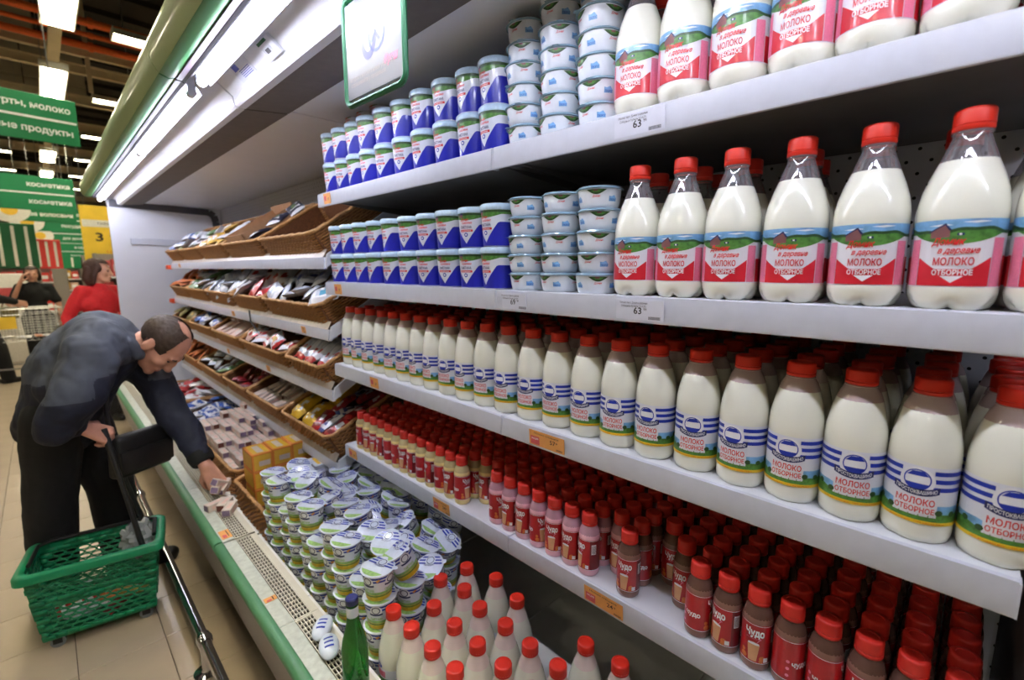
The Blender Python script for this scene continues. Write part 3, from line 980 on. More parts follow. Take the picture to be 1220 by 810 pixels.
# --- curd tub (low, pale, clear blue lid)
def curd_tub():
    r0, r1, h = .0412, .0480, .040
    R = lambda z: r0 + (r1 - r0) * min(1, (z / h) ** .7 if z > 0 else 0)
    mb = MB(); mb.lathe([(r0 * .82, .0025), (r0 * .92, 0), (r0, .0025), (R(.01), .01), (R(.02), .02), (R(.03), .03), (r1, h)], 32, 0)
    body = mb.mesh('tub_body', 'tub_white', angle=45)
    mb = MB(); mb.lathe([(r1 - .001, .0395), (r1 + .0045, .0398), (r1 + .0048, .0412), (r1 + .0005, .0422), (r1 - .001, .0455), (r1 - .006, .0458), (r1 - .008, .0435), (.0001, .0435)], 32, 0, close=False)
    mb.add([(-r1 - .001, .01, .0405), (-r1 - .012, .006, .0402), (-r1 - .012, -.006, .0402), (-r1 - .001, -.01, .0405)], [(0, 1, 2, 3)], 0)
    lid = mb.mesh('lid', 'lid_clear_blue', angle=40)
    p = Print(R, .047)
    for off in (-.085, 0.0, .085):
        n = 14
        top = [(off - .022 + .044 * k / n, .0375) for k in range(n + 1)]
        bot = [(off + .022 - .044 * k / n, .0375 - .0105 * math.sin(PI * k / n)) for k in range(1, n)]
        p.poly(top + bot, 'print_dark_green', 1)
        p.poly([(off - .013, .0365), (off + .013, .0365), (off + .006, .031), (off - .006, .031)], 'print_green', 2)
        p.poly([(off - .006, .0335), (off + .003, .0335), (off + .003, .037), (off - .006, .037)], 'print_brown', 3)
        p.text('Домик', off, .0215, .018, .0045, 'print_crimson', 2, .01, .3)
        p.poly([(off + .028, .013), (off + .047, .013), (off + .047, .019), (off + .041, .026), (off + .034, .023), (off + .028, .024)], 'print_sky', 1)
        p.text('ТВОРОГ', off + .038, .0145, .017, .004, 'print_blue', 2, .01)
    return [('tub_body', body), ('lid', lid), ('label', p.mesh('label'))]

# --- striped dairy cup with foil lid
def striped_cup():
    r0, r1, h = .034, .0435, .082
    R = lambda z: r0 + (r1 - r0) * z / h
    mb = MB(); mb.lathe([(r0 * .8, .003), (r0 * .92, 0), (r0, .003), (R(.04), .04), (R(h), h)], 28, 0)
    body = mb.mesh('cup_body', 'cup_white', angle=40)
    mb = MB(); mb.lathe([(r1 - .001, h - .002), (r1 + .0035, h - .001), (r1 + .004, h + .001), (r1 + .001, h + .002), (.0001, h + .0015)], 28, 0, close=False)
    mb.add([(r1 * .2, -r1 - .002, h + .001), (r1 * .55, -r1 * .86 - .001, h + .001), (r1 * .62, -r1 * 1.12, h - .001), (r1 * .4, -r1 * 1.2, h - .002)], [(0, 1, 2, 3)], 0)
    lid = mb.mesh('foil_lid', 'foil_white', angle=40)
    # lid print: blue stripes on the far half, green meadow on the near half (-X side)
    q = MB(); z = h + .0026; r = r1 - .001
    def chord(x0, x1, mat, zz, ymax=None, n=10):
        vs = []
        for i in range(n + 1):
            x = x0 + (x1 - x0) * i / n
            w = math.sqrt(max(0, r * r - x * x))
            vs += [(x, -w, zz), (x, w, zz)]
        q.add(vs, [(2 * i, 2 * i + 2, 2 * i + 3, 2 * i + 1) for i in range(n)], mat)
    chord(-r + .001, -.0235, 1, z)
    for x in (.034, .0235, .013):
        chord(x - .0055, x, 0, z, n=3)
    nn = 22
    q.add([(.019 + .0165 * math.cos(2 * PI * k / nn), .0165 * math.sin(2 * PI * k / nn), z + .0003) for k in range(nn)], [tuple(range(nn))], 2)
    for k in range(nn):
        a, b = 2 * PI * k / nn, 2 * PI * (k + 1) / nn
        q.add([(.02 + rr * math.cos(t), rr * math.sin(t), z + .0006) for rr, t in ((.0125, a), (.0125, b), (.0105, b), (.0105, a))], [(0, 1, 2, 3)], 3)
    vs, fs, Wd = text_geo('ПРОСТОКВАШИНО', .02)
    kx = .034 / Wd
    q.add([(y * .0062 / .73 + .0005 + 8 * (x * kx) ** 2, -x * kx, z + .0007) for x, y in vs], fs, 3)
    lp = raw_mesh(q, 'lid_print', ['print_blue', 'foil_green', 'foil_white', 'print_navy'])
    p = Print(R, .039)
    W = PI * .039
    p.band(-W, W, .003, .08, 'cup_white', 0, 32, 2)
    for zb in (.071, .0615):
        p.band(-W, W, zb, zb + .0055, 'print_blue', 1, 32)
    for off in (-.062, .0, .062):
        p.disc(off, .063, .0155, .0155, 'print_white', 2, 18)
        for k in range(16):
            a, b = 2 * PI * k / 16, 2 * PI * (k + 1) / 16
            p.poly([(off + .0112 * math.cos(a), .0645 + .0112 * math.sin(a)), (off + .0112 * math.cos(b), .0645 + .0112 * math.sin(b)), (off + .0088 * math.cos(b), .0645 + .0088 * math.sin(b)), (off + .0088 * math.cos(a), .0645 + .0088 * math.sin(a))], 'print_navy', 3)
        p.band(off - .017, off + .017, lambda s, o=off: .0475 + 8 * (s - o) ** 2, lambda s, o=off: .053 + 8 * (s - o) ** 2, 'print_navy', 3, 10)
        p.text('СМЕТАНА', off, .0335, .034, .0072, 'foil_green', 3, .04)
    p.band(-W, W, .0215, .031, 'foil_green', 1, 32)
    p.band(-W, W, .0035, .0225, 'cup_yellow', 1, 32)
    p.band(-W, W, .0165, .0205, 'print_green', 2, 32)
    p.poly([(.022, .068), (.030, .074), (.034, .069), (.026, .063)], 'tag_orange', 4)
    return [('cup_body', body), ('foil_lid', lid, [('lid_print', lp)]), ('label', p.mesh('label'))]

P_HOUSE = house_bottle(); P_STRIPE = striped_bottle(); P_CREAM = cream_cup(); P_TUB = curd_tub(); P_SCUP = striped_cup()
P_SHAKE = {'brown': shake_bottle('shake_brown', 'shake_neck_brown'), 'pink': shake_bottle('shake_pink', 'shake_neck_pink'), 'yellow': shake_bottle('shake_yellow', 'shake_neck_yellow')}
def J(a):
    return random.uniform(-a, a)
ROWN = {0: 'front row', 1: 'second row', 2: 'third row', 3: 'fourth row', 4: 'fifth row', 5: 'sixth row', 6: 'seventh row'}

# --- shelves 1 and 2: red-label bottles
for lvl, ys in ((1, [-.045, .05, .146, .238, .331, .428, .523]), (2, [-.068, .029, .129, .227, .326, .421, .518])):
    shelfname = 'top shelf' if lvl == 1 else 'second shelf'
    for row in range(3 if lvl == 2 else 2):
        for i, y in enumerate(ys):
            if row == 2 and i in (1, 4):
                continue
            x = LIP[lvl] + .0495 + row * .104
            spawn(P_HOUSE, 'milk_bottle', 'red-labelled milk bottle on the %s, %s, %s from the right' % (shelfname, ROWN[row], nth(i + 1)), 'bottle',
                  (x + J(.002), y + (.012 * row if row else 0) + J(.001), SZ[lvl]), (0, 0, math.radians(J(6) + (4 if row == 0 else J(40)))), 'red-labelled milk bottles')
# curd tubs
for lvl, ys, counts in ((1, [.621, .729, .837], [7, 7, 6]), (2, [.621, .729, .837], [5, 5, 5])):
    shelfname = 'top shelf' if lvl == 1 else 'second shelf'
    for row in range(2):
        for c, (y, n) in enumerate(zip(ys, counts)):
            for k in range(n - (1 if row else 0) * (2 if lvl == 1 else 1)):
                jx, jy = J(.005), J(.0008)
                spawn(P_TUB, 'curd_tub', 'white curd tub on the %s, %s stack from the right, %s, %s from bottom' % (shelfname, nth(c + 1), 'front' if row == 0 else 'rear', nth(k + 1)), 'tub',
                      (LIP[lvl] + .06 + row * .118 + jx, y + jy, SZ[lvl] + k * .0462), (0, 0, J(.7)), 'curd tubs in stacks')
# sour cream cups
for lvl, ys in ((1, [.935, 1.03, 1.135, 1.245, 1.36, 1.47, 1.58, 1.68, 1.78, 1.88]), (2, [.94, 1.04, 1.145, 1.25, 1.36, 1.47, 1.575, 1.675, 1.775, 1.875])):
    shelfname = 'top shelf' if lvl == 1 else 'second shelf'
    for row in range(2):
        for i, y in enumerate(ys):
            for k in range(2 + (1 if lvl == 1 and row == 1 and i in (7, 8, 9) else 0)):
                spawn(P_CREAM, 'sour_cream_cup', 'blue and white sour cream cup, %s, %s level, %s, %s from right' % (shelfname, ('lower', 'upper', 'topmost')[k], ROWN[row], nth(i + 1)), 'cup',
                      (LIP[lvl] + .052 + row * .103 + J(.003), y + J(.002), SZ[lvl] + k * .1118), (0, 0, math.radians(J(14) + 4)), 'sour cream cups')
# --- shelf 3: striped bottles
ys3 = [-.053, .034, .120, .206, .293, .382, .474, .565, .655, .747, .838, .930, 1.020, 1.110, 1.198, 1.285, 1.371, 1.457, 1.543, 1.629, 1.715, 1.801, 1.887]
for row in range(5):
    for i, y in enumerate(ys3):
        spawn(P_STRIPE, 'striped_milk_bottle', 'blue-striped milk bottle with red cap, %s of third shelf, %s from the right' % (ROWN[row], nth(i + 1)), 'bottle',
              (LIP[3] + .060 + row * .0885 + J(.002), y + (.0 if row % 2 == 0 else .006) + J(.0005), SZ[3]), (0, 0, math.radians(J(10) + 2)), 'blue-striped milk bottles')
# --- shelf 4: milkshakes
SP = .0572
for i in range(34):
    y = -.045 + i * SP
    for row in range(7):
        if row == 0 and i in (8, 9, 11, 19, 20):
            continue
        if row == 1 and i in (9,):
            continue
        kind = 'brown' if y < .56 else ('pink' if y < 1.09 else 'yellow')
        flavour = {'brown': 'brown', 'pink': 'pink', 'yellow': 'pale yellow'}[kind]
        spawn(P_SHAKE[kind], 'milkshake_bottle', '%s milkshake bottle with red cap, %s of its shelf, %s from the right' % (flavour, ROWN[row], nth(i + 1)), 'bottle',
              (LIP[4] + .038 + row * .0578 + J(.0012) + (.012 if (row == 0 and i in (7, 12, 15)) else 0) * 0, y + J(.0008), SZ[4]), (0, 0, math.radians(J(25) if random.random() < .75 else random.uniform(50, 160))), 'milkshake bottles on the fourth shelf')
# --- well: plain milk bottles with a blue and red label
def plain_bottle():
    mb = MB()
    mb.lathe([(.01, .004), (.03, .0), (.040, .004), (.0432, .014), (.0435, .03), (.0435, .12), (.0432, .135), (.0405, .155), (.035, .178), (.0285, .2)], 32, 0)
    body = mb.mesh('bottle_body', 'milk_cream', angle=40)
    mb = MB(); mb.lathe([(.0287, .199), (.0235, .215), (.0195, .226), (.0182, .231), (.0182, .24)], 24, 0, close=False)
    mb.lathe([(.0287, .1995), (.002, .2)], 24, 1, close=False)
    neck = mb.mesh('bottle_neck', ['neck_milky', 'milk_cream'], angle=50)
    cap = cap_mesh('cap', .0208, .026, 'cap_red')
    for v in cap.vertices:
        v.co.z += .232
    p = Print(lambda z: .0434, .0435)
    W = PI * .0435
    p.band(-W, W, .03, .105, 'label_white', 0, 36)
    p.disc(0, .112, .020, .008, 'print_blue', 1, 20)
    p.text('молоко', 0, .1095, .028, .006, 'print_white', 2, .02)
    p.band(-.03, .03, .082, .100, 'print_pink', 2, 10)
    p.text('МОЛОКО', 0, .086, .045, .009, 'print_red', 3, .03)
    p.band(-W, W, .031, .078, 'print_green', 1, 36)
    return [('bottle_body', body), ('bottle_neck', neck), ('cap', cap), ('label', p.mesh('label'))]
P_PLAIN = plain_bottle()
wb = [(.566, 1.027), (.575, .939), (.662, .963), (.743, 1.042), (.564, .85), (.654, .868), (.764, .958), (.566, .761), (.833, 1.03), (.744, .872), (.861, .928), (.753, .777), (.841, .821), (.657, .779), (.655, .688), (.747, .686), (.748, .598), (.848, .592), (.856, .5), (.566, .672), (.658, .598), (.752, .505), (.566, .582), (.66, .505), (.76, .41), (.57, .49), (.665, .41)]
# relax so that no two bottles touch
pts = [list(p) for p in wb]
for _ in range(60):
    for a in range(len(pts)):
        for b in range(a):
            dx, dy = pts[a][0] - pts[b][0], pts[a][1] - pts[b][1]
            d = math.hypot(dx, dy)
            if d < .0878:
                k = (.0878 - d) / d / 2
                pts[a][0] += dx * k; pts[a][1] += dy * k; pts[b][0] -= dx * k; pts[b][1] -= dy * k
    for p in pts:
        p[0] = max(p[0], .575)
order = sorted(range(len(pts)), key=lambda i: (pts[i][1], pts[i][0]))
for n, i in enumerate(order):
    x, y = pts[i]
    spawn(P_PLAIN, 'plain_milk_bottle', 'red-capped milk bottle standing in the bottom well, %s from the near end' % nth(n + 1), 'bottle',
          (x, y, .3405), (0, 0, math.radians(J(30))), 'milk bottles in the bottom well')

# --- well: stacks of striped cups
cup_n = 0
for iy in range(10):
    y = 1.105 + iy * .0965
    for ix in range(5):
        x = .578 + ix * .0975 + (.008 if iy % 2 else 0)
        if ix >= 3 and iy < 1:
            continue
        if ix == 4 and iy < 2:
            continue
        if iy >= 10 and ix < 2:
            pass
        n = 4 if ix == 0 else (4 if ix == 1 else 3)
        base = .3405
        for k in range(n):
            top = k == n - 1
            if ix > 1 and k < n - 2:
                continue
            til = (0, 0) if not top or ix == 0 else (math.radians(J(22)), math.radians(-8 + J(22)))
            zz = base + k * .0852 + (.013 + J(.008) if top and ix > 0 else 0)
            if top and ix == 0 and iy % 3 == 1:
                continue
            spawn(P_SCUP, 'striped_dairy_cup', 'striped foil-lidded dairy cup, %s stack from the near end, %s from front, %s level' % (nth(iy + 1), nth(ix + 1), nth(k + 1)), 'cup',
                  (x + J(.001), y + J(.0008), zz), (til[0], til[1], J(.6) + .5 if ix else J(.35) + .45), 'striped cups piled in the bottom well')
            cup_n += 1

# --- green glass bottle and oval packs on the grille
mb = MB(); mb.lathe([(.006, .006), (.02, .004), (.0295, 0), (.0315, .004), (.0318, .09), (.0315, .115), (.028, .14), (.021, .165), (.0155, .19), (.0138, .215), (.0135, .232), (.015, .233), (.015, .238), (.0135, .24)], 28, 0)
gb = thing('glass_bottle', 'green glass bottle with dark cap standing on the air grille', 'bottle', (.452, 1.005, .4545))
O('bottle_body', mb.mesh('bottle_body', 'bottle_glass', angle=40), gb)
mb = MB(); mb.lathe([(.0148, .238), (.0155, .239), (.0155, .252), (.013, .255), (.0001, .255)], 24, 0, close=False)
O('cap', mb.mesh('cap', 'print_navy'), gb)
mb = MB(); mb.lathe([(.0142, .205), (.0145, .206), (.0145, .231), (.0142, .232)], 24, 0, close=False)
O('neck_foil', mb.mesh('neck_foil', 'foil_white'), gb)
for i, (x, y, a) in enumerate(((.468, 1.245, .9), (.452, 1.165, 1.25))):
    mb = MB()
    mb.sphere((0, 0, .017), (.048, .027, .017), 24, 12)
    o = O('oval_pack', mb.mesh('oval_pack', 'foil_white'), None, (x, y, .455), (0, 0, a))
    tag(o, ['white oval wrapped cheese on the air grille, farther of two', 'white oval wrapped cheese on the air grille beside the green bottle'][i], 'cheese', 'oval wrapped cheeses')
    q = MB()
    def sp(u, v, e=.0006):
        return (u, v, .017 + .017 * math.sqrt(max(0, 1 - (u / .048) ** 2 - (v / .027) ** 2)) + e)
    for k in range(3):
        u0 = -.02 + k * .015
        q.add([sp(u0 + du, dv) for dv in (-.012, -.006, 0, .006, .012) for du in (0, .006)], [(2 * j, 2 * j + 1, 2 * j + 3, 2 * j + 2) for j in range(4)], 0)
    O('blue_print', raw_mesh(q, 'blue_print', 'print_blue'), o)

# --- framed poster hanging under the canopy
ps = thing('hanging_poster', 'green-framed advertising poster hanging from the case canopy', 'poster', (.55, .968, 1.868), (0, 0, math.radians(2)))
W2, H2 = .116, .222
mb = MB(); mb.rbox(-.002, .002, -W2 + .008, W2 - .008, .012, H2 - .012, .0008)
M('poster_paper', (128, 129, 137), .25, coat=.6, var=.06, scale=12)
sheet = O('poster_sheet', mb.mesh('poster_sheet', 'poster_paper'), ps)
mb = MB()
loop = []
for (cy, cz, a0) in ((W2 - .02, .02, -90), (W2 - .02, H2 - .02, 0), (-W2 + .02, H2 - .02, 90), (-W2 + .02, .02, 180)):
    for k in range(6):
        a = math.radians(a0 + 90 * k / 5)
        loop.append((0, cy + .02 * math.cos(a), cz + .02 * math.sin(a)))
mb.tube(loop, .0065, 8, 0, closed=True)
O('poster_frame', mb.mesh('poster_frame', 'sign_deep_green'), ps)
q = MB()
def pp(poly, m):
    q.add([(-.0026, -a * .9, (b - .045) * .8 + .035) for a, b in poly], [tuple(range(len(poly)))], m)
for k in range(20):        # blue swirl and red block on the sheet
    a, b = 2 * PI * k / 20, 2 * PI * (k + 1) / 20
    r0 = .030; r1 = .036
    pp([(.02 + r0 * math.cos(a), .15 + 1.25 * r0 * math.sin(a)), (.02 + r1 * math.cos(a), .15 + 1.25 * r1 * math.sin(a)), (.02 + r1 * math.cos(b), .15 + 1.25 * r1 * math.sin(b)), (.02 + r0 * math.cos(b), .15 + 1.25 * r0 * math.sin(b))], 0)
for k in range(12):
    a, b = PI + PI * k / 12, PI + PI * (k + 1) / 12
    r0 = .022; r1 = .034
    pp([(-.015 + r0 * math.cos(a), .15 + 1.6 * r0 * math.sin(a)), (-.015 + r1 * math.cos(a), .15 + 1.6 * r1 * math.sin(a)), (-.015 + r1 * math.cos(b), .15 + 1.6 * r1 * math.sin(b)), (-.015 + r0 * math.cos(b), .15 + 1.6 * r0 * math.sin(b))], 1)
pp([(-.085, .145), (-.055, .145), (-.055, .195), (-.085, .185)], 2)
pp([(-.085, .195), (-.05, .20), (-.045, .215), (-.085, .21)], 3)
pp([(-.0, .13), (.035, .165), (.03, .172), (-.006, .138)], 0)
pp([(.0, .17), (.03, .128), (.036, .134), (.006, .176)], 1)
vs, fs = flat_text('йогурты и молоко в новой упаковке', .17, .009, None)
q.add([(-.0026, y_ + .01, z_ + .048) for _, y_, z_ in vs], fs, 4)
vs, fs = flat_text('спрашивайте у продавцов', .14, .009, None)
q.add([(-.0026, y_ + .02, z_ + .036) for _, y_, z_ in vs], fs, 4)
vs, fs = flat_text('Фрэш', .05, .018, None, .03, .3)
q.add([(-.0026, y_ - .07, z_ + .05) for _, y_, z_ in vs], fs, 2)
O('poster_print', raw_mesh(q, 'poster_print', ['print_blue', 'print_navy', 'print_pink', 'foil_green', 'unit_grey']), sheet)
mb = MB()
for yy in (-.1, .1):
    mb.tube([(0, yy * .8, H2 - .004), (.004, yy * .8, H2 + .012), (.012, yy * .8, H2 + .018)], .003, 6)
O('hanger_wire', mb.mesh('hanger_wire', 'chrome'), ps)

# ------------------------------------------------------------------ cheese case: sloping shelves, wicker baskets, packs
TILTS = {1: math.radians(33), 2: math.radians(29), 3: math.radians(31), 4: math.radians(24)}
CZ = {1: 1.548, 2: 1.236, 3: .965, 4: .625}
CX = .862
LEVELN = {1: 'top', 2: 'second', 3: 'third', 4: 'lowest'}
for l in (1, 2, 3, 4):
    a = TILTS[l]; z = CZ[l]; L = .50
    c, s = math.cos(a), math.sin(a)
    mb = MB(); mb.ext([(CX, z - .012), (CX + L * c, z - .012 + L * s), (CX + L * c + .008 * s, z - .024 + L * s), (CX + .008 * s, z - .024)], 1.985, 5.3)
    sh = O('shelf', mb.mesh('shelf', 'shelf_shade_grey', angle=20), caseB)
    mb = MB(); mb.ext([(CX + .004, z), (CX - .002, z), (CX - .008, z - .042), (CX - .004, z - .05), (CX + .012, z - .05), (CX + .004, z - .04)], 1.985, 5.3)
    O('price_rail', mb.mesh('price_rail', 'rail_plastic', angle=40), sh)
    mb = MB(); mb.ext([(CX - .003, z), (CX + .0, z), (CX + .018, z + .034), (CX + .016, z + .035)], 2.0, 5.28)
    O('label_holder', mb.mesh('label_holder', 'holder_clear', angle=40), sh)
    mb = MB(); mb.ext([(CX - .004, z - .045), (CX + L * c, z - .045 + L * s), (CX + L * c - .02, z + .02 + L * s), (CX + .004, z + .012)], 1.972, 1.984)
    O('side_arm', mb.mesh('side_arm', 'shelf_white', angle=20), sh)
    if l in (1, 2):
        mb = MB(); mb.rbox(CX - .03, CX + .01, 5.3, 5.42, z - .055, z - .015, .008, 0, 2)
        O('end_clip', mb.mesh('end_clip', 'clip_orange'), sh)

BASKETS = {}
def basket_parts(w, d=.42, h=.115):
    """woven basket: local x = depth, y = width (centred), z up; strands run round the walls and bulge over the stakes"""
    key = (round(w, 3), round(d, 3), round(h, 3))
    if key in BASKETS:
        return BASKETS[key]
    def loop(off, zz, phase, amp, n):
        hw = w / 2 - .004 - off; r = .025
        P = []
        segs = [((r, -hw), (d - r, -hw)), ((d, -hw + r), (d, hw - r)), ((d - r, hw), (r, hw)), ((0, hw - r), (0, -hw + r))]
        per = 2 * (d + 2 * hw)
        k = 0
        for (x0, y0), (x1, y1) in segs:
            L = math.hypot(x1 - x0, y1 - y0)
            m = max(4, int(L / .019) // 2 * 2)
            nx, ny = (y1 - y0) / L, -(x1 - x0) / L
            for i in range(m):
                t = i / m
                o = amp * (1 if (k + phase) % 2 else -1)
                P.append((x0 + (x1 - x0) * t + nx * o, y0 + (y1 - y0) * t + ny * o, zz))
                k += 1
        return P
    walls = MB()
    rows = int(h / .0105)
    for j in range(rows):
        zz = .006 + j * (h - .012) / (rows - 1)
        flare = .012 * (1 - zz / h)
        P = loop(flare, zz, j, .0042, 0)
        walls.tube(P, .0046, 5, 0, closed=True)
    rim = MB()
    P = loop(-.003, h, 0, .0022, 0)
    rim.tube([(x, y, z + .002 * math.sin(i * 1.3)) for i, (x, y, z) in enumerate(P)], .0085, 6, 0, closed=True)
    base = MB(); base.box(.008, d - .008, -w / 2 + .016, w / 2 - .016, .001, .006)
    for b in ((.010, .012, -w / 2 + .018, w / 2 - .018), (d - .012, d - .010, -w / 2 + .018, w / 2 - .018), (.012, d - .012, -w / 2 + .018, -w / 2 + .02), (.012, d - .012, w / 2 - .02, w / 2 - .018)):
        base.box(b[0], b[1], b[2], b[3], .006, h - .01)  # dark sheets added behind the weave so its gaps look shaded
    parts = [('woven_wall', walls.mesh('woven_wall', 'wicker', angle=80)), ('rim', rim.mesh('rim', 'wicker_pale', angle=80)), ('basket_base', base.mesh('basket_base', 'wicker_dark'))]
    BASKETS[key] = parts
    return parts

# packs -------------------------------------------------------------
def pouch(name, lx, ly, lz, main, accents, seed):
    """pillow bag: bulged body, flat crimped ends"""
    rnd = random.Random(seed)
    nx, ny = 9, 7
    mb = MB()
    top, bot = [], []
    for i in range(nx):
        u = i / (nx - 1) * 2 - 1
        for j in range(ny):
            v = j / (ny - 1) * 2 - 1
            e = max(0, 1 - abs(u) ** 3) * max(0, 1 - abs(v) ** 4)
            hgt = lz * .5 * e ** .6 if e > 0 else 0
            nse = .1 * lz * rnd.uniform(-1, 1) * (1 if e > .05 else .4)
            x, y = u * lx / 2, v * ly / 2 * (1 - .06 * (1 - abs(u)) * 1)
            top.append((x, y, lz * .5 + hgt + nse)); bot.append((x, y, lz * .5 - hgt * .9))
    o = nx * ny
    vs = top + bot
    fs = []; ms = []
    for i in range(nx - 1):
        for j in range(ny - 1):
            a = i * ny + j
            mi = 0
            if 1 <= i <= nx - 3 and 1 <= j <= ny - 3:
                mi = 1 if (i in (3, 4) and j in (2, 3)) else (2 if i in (2, 5) and rnd.random() < .7 else (1 if rnd.random() < .15 else 0))
            if i in (0, nx - 2):
                mi = 2
            mb.add([], [])
            fs.append((a, a + ny, a + ny + 1, a + 1)); ms.append(mi)
            fs.append((o + a, o + a + 1, o + a + ny + 1, o + a + ny)); ms.append(0)
    mb.v = vs; mb.f = fs; mb.m = ms
    return mb.mesh(name, [main] + accents, angle=60)
def brick_pack(name, lx, ly, lz, main, end, stripe):
    mb = MB(); mb.rbox(-lx / 2, lx / 2, -ly / 2, ly / 2, 0, lz, min(lx, ly, lz) * .06, 0)
    e = .0004
    for sx in (-1, 1):
        x = sx * (lx / 2 + e)
        mb.add([(x, -ly * .4, lz * .12), (x, ly * .4, lz * .12), (x, ly * .4, lz * .88), (x, -ly * .4, lz * .88)], [(0, 1, 2, 3)], 1)
    for sy in (-1, 1):
        y = sy * (ly / 2 + e)
        mb.add([(-lx * .3, y, lz * .25), (lx * .3, y, lz * .25), (lx * .3, y, lz * .72), (-lx * .3, y, lz * .72)], [(0, 1, 2, 3)], 2)
    mb.add([(-lx * .32, -ly * .3, lz + e), (lx * .25, -ly * .3, lz + e), (lx * .25, ly * .1, lz + e), (-lx * .32, ly * .1, lz + e)], [(0, 1, 2, 3)], 2)
    return mb.mesh(name, [main, end, stripe], angle=30)
M('pk_silver', (204, 210, 224), .25, coat=.4, var=.15, scale=30, bump=.3, bscale=50)
M('pk_white', (232, 232, 238), .3, coat=.3, var=.08, scale=30, bump=.2, bscale=50)
M('pk_blue', (52, 90, 170), .3, coat=.3, var=.15)
M('pk_cyan', (70, 160, 196), .3, coat=.3, var=.15)
M('pk_red', (190, 40, 40), .3, coat=.3, var=.2)
M('pk_gold', (206, 164, 72), .3, coat=.3, var=.2)
M('pk_green', (96, 130, 80), .35, coat=.3, var=.25)
M('pk_olive', (120, 108, 50), .4, var=.25)
M('pk_orange', (206, 112, 56), .4, var=.2)
M('pk_pink', (226, 190, 176), .45, var=.06)
M('pk_brown', (110, 62, 50), .45, var=.15)
M('pk_violet', (132, 112, 140), .45, var=.12)
M('pk_navy', (34, 38, 60), .4, var=.2)
M('pk_yellow', (222, 176, 36), .4, coat=.2, var=.08)
M('pk_deepred', (132, 24, 34), .3, coat=.3, var=.2)
M('carton_yellow', (226, 178, 60), .5, var=.05)
M('carton_orange', (224, 136, 52), .5, var=.05)
M('bar_cream', (214, 198, 186), .45, var=.06)

def variants(name, n, lx, ly, lz, main, acc):
    return [pouch(name, lx * random.uniform(.9, 1.1), ly * random.uniform(.9, 1.1), lz, main, acc, k) for k in range(n)]
PK = {
    'silver and blue': variants('pack', 2, .15, .10, .03, 'pk_silver', ['pk_blue', 'pk_white']) + variants('pack', 2, .15, .10, .03, 'pk_white', ['pk_cyan', 'pk_silver']),
    'red and white': variants('pack', 2, .15, .10, .035, 'pk_white', ['pk_red', 'pk_white']) + variants('pack', 1, .15, .1, .03, 'pk_red', ['pk_white', 'pk_red']),
    'silver': variants('pack', 3, .16, .10, .032, 'pk_silver', ['pk_white', 'pk_silver']),
    'gold and white': variants('pack', 2, .12, .09, .03, 'pk_gold', ['pk_white', 'pk_gold']) + variants('pack', 2, .13, .09, .03, 'pk_white', ['pk_gold', 'pk_white']),
    'white and green': variants('pack', 2, .13, .09, .03, 'pk_white', ['pk_green', 'pk_silver']) + variants('pack', 1, .13, .09, .03, 'pk_green', ['pk_white', 'pk_green']),
    'dark green': variants('pack', 2, .13, .09, .03, 'pk_navy', ['pk_green', 'pk_white']),
    'olive': variants('pack', 2, .12, .09, .03, 'pk_olive', ['pk_gold', 'pk_olive']),
    'orange': variants('pack', 2, .12, .09, .03, 'pk_orange', ['pk_white', 'pk_orange']),
    'white and yellow': variants('pack', 2, .13, .09, .035, 'pk_white', ['pk_gold', 'pk_red']) + variants('pack', 1, .13, .09, .03, 'pk_pink', ['pk_red', 'pk_white']),
    'blue': variants('pack', 2, .13, .09, .03, 'pk_white', ['pk_blue', 'pk_blue']) + variants('pack', 1, .12, .09, .03, 'pk_blue', ['pk_white', 'pk_blue']),
    'dark red': variants('pack', 3, .10, .07, .03, 'pk_deepred', ['pk_red', 'pk_deepred']),
    'red and blue': variants('pack', 2, .15, .09, .035, 'pk_deepred', ['pk_white', 'pk_red']) + variants('pack', 1, .15, .09, .03, 'pk_white', ['pk_navy', 'pk_blue']),
    'pale pink': [brick_pack('pack', .13, .085, .04, 'pk_pink', 'pk_white', 'bar_cream')],
    'cream and violet': [brick_pack('pack', .085, .036, .032, 'bar_cream', 'pk_violet', 'pk_pink'), brick_pack('pack', .085, .036, .032, 'bar_cream', 'pk_brown', 'pk_pink')],
    'yellow': [pouch('pack', .17, .11, .055, 'pk_yellow', ['pk_white', 'pk_yellow'], 3)],
    'long silver': [pouch('pack', .21, .06, .04, 'pk_silver', ['pk_white', 'pk_red'], 4), pouch('pack', .22, .062, .045, 'pk_white', ['pk_silver', 'pk_red'], 5)],
}
packs_total = 0
def place_in(mtx, kind, basketdesc, cells, name='cheese_pack', cat='cheese pack', spread=.6, lift=0.0):
    global packs_total
    for n, (x, y, z, rx, ry, rz) in enumerate(cells):
        m = mtx @ Matrix.Translation((x, y, z + lift)) @ Euler((rx, ry, rz)).to_matrix().to_4x4()
        me = random.choice(PK[kind])
        o = O(name, me)
        o.location = m.to_translation(); o.rotation_euler = m.to_euler()
        tag(o, '%s pack, %s, %s in it' % (kind, basketdesc, nth(n + 1)), cat, 'packs, %s' % basketdesc)
        packs_total += 1
LAY = {1: ([1.995, 2.72, 3.42, 4.1, 4.75, 5.28], ['dark green', 'dark green', 'gold and white', 'white and green', 'blue']),
       2: ([1.995, 2.76, 3.37, 4.0, 4.65, 5.28], ['silver and blue', 'red and white', 'silver', 'white and green', 'orange']),
       3: ([1.995, 2.46, 3.235, 3.9, 4.6, 5.28], ['long silver', 'white and yellow', 'pale pink', 'blue', 'olive']),
       4: ([1.995, 2.6, 3.2, 3.75, 4.5, 5.28], ['yellow', 'cream and violet', 'dark red', 'white and green', 'orange'])}
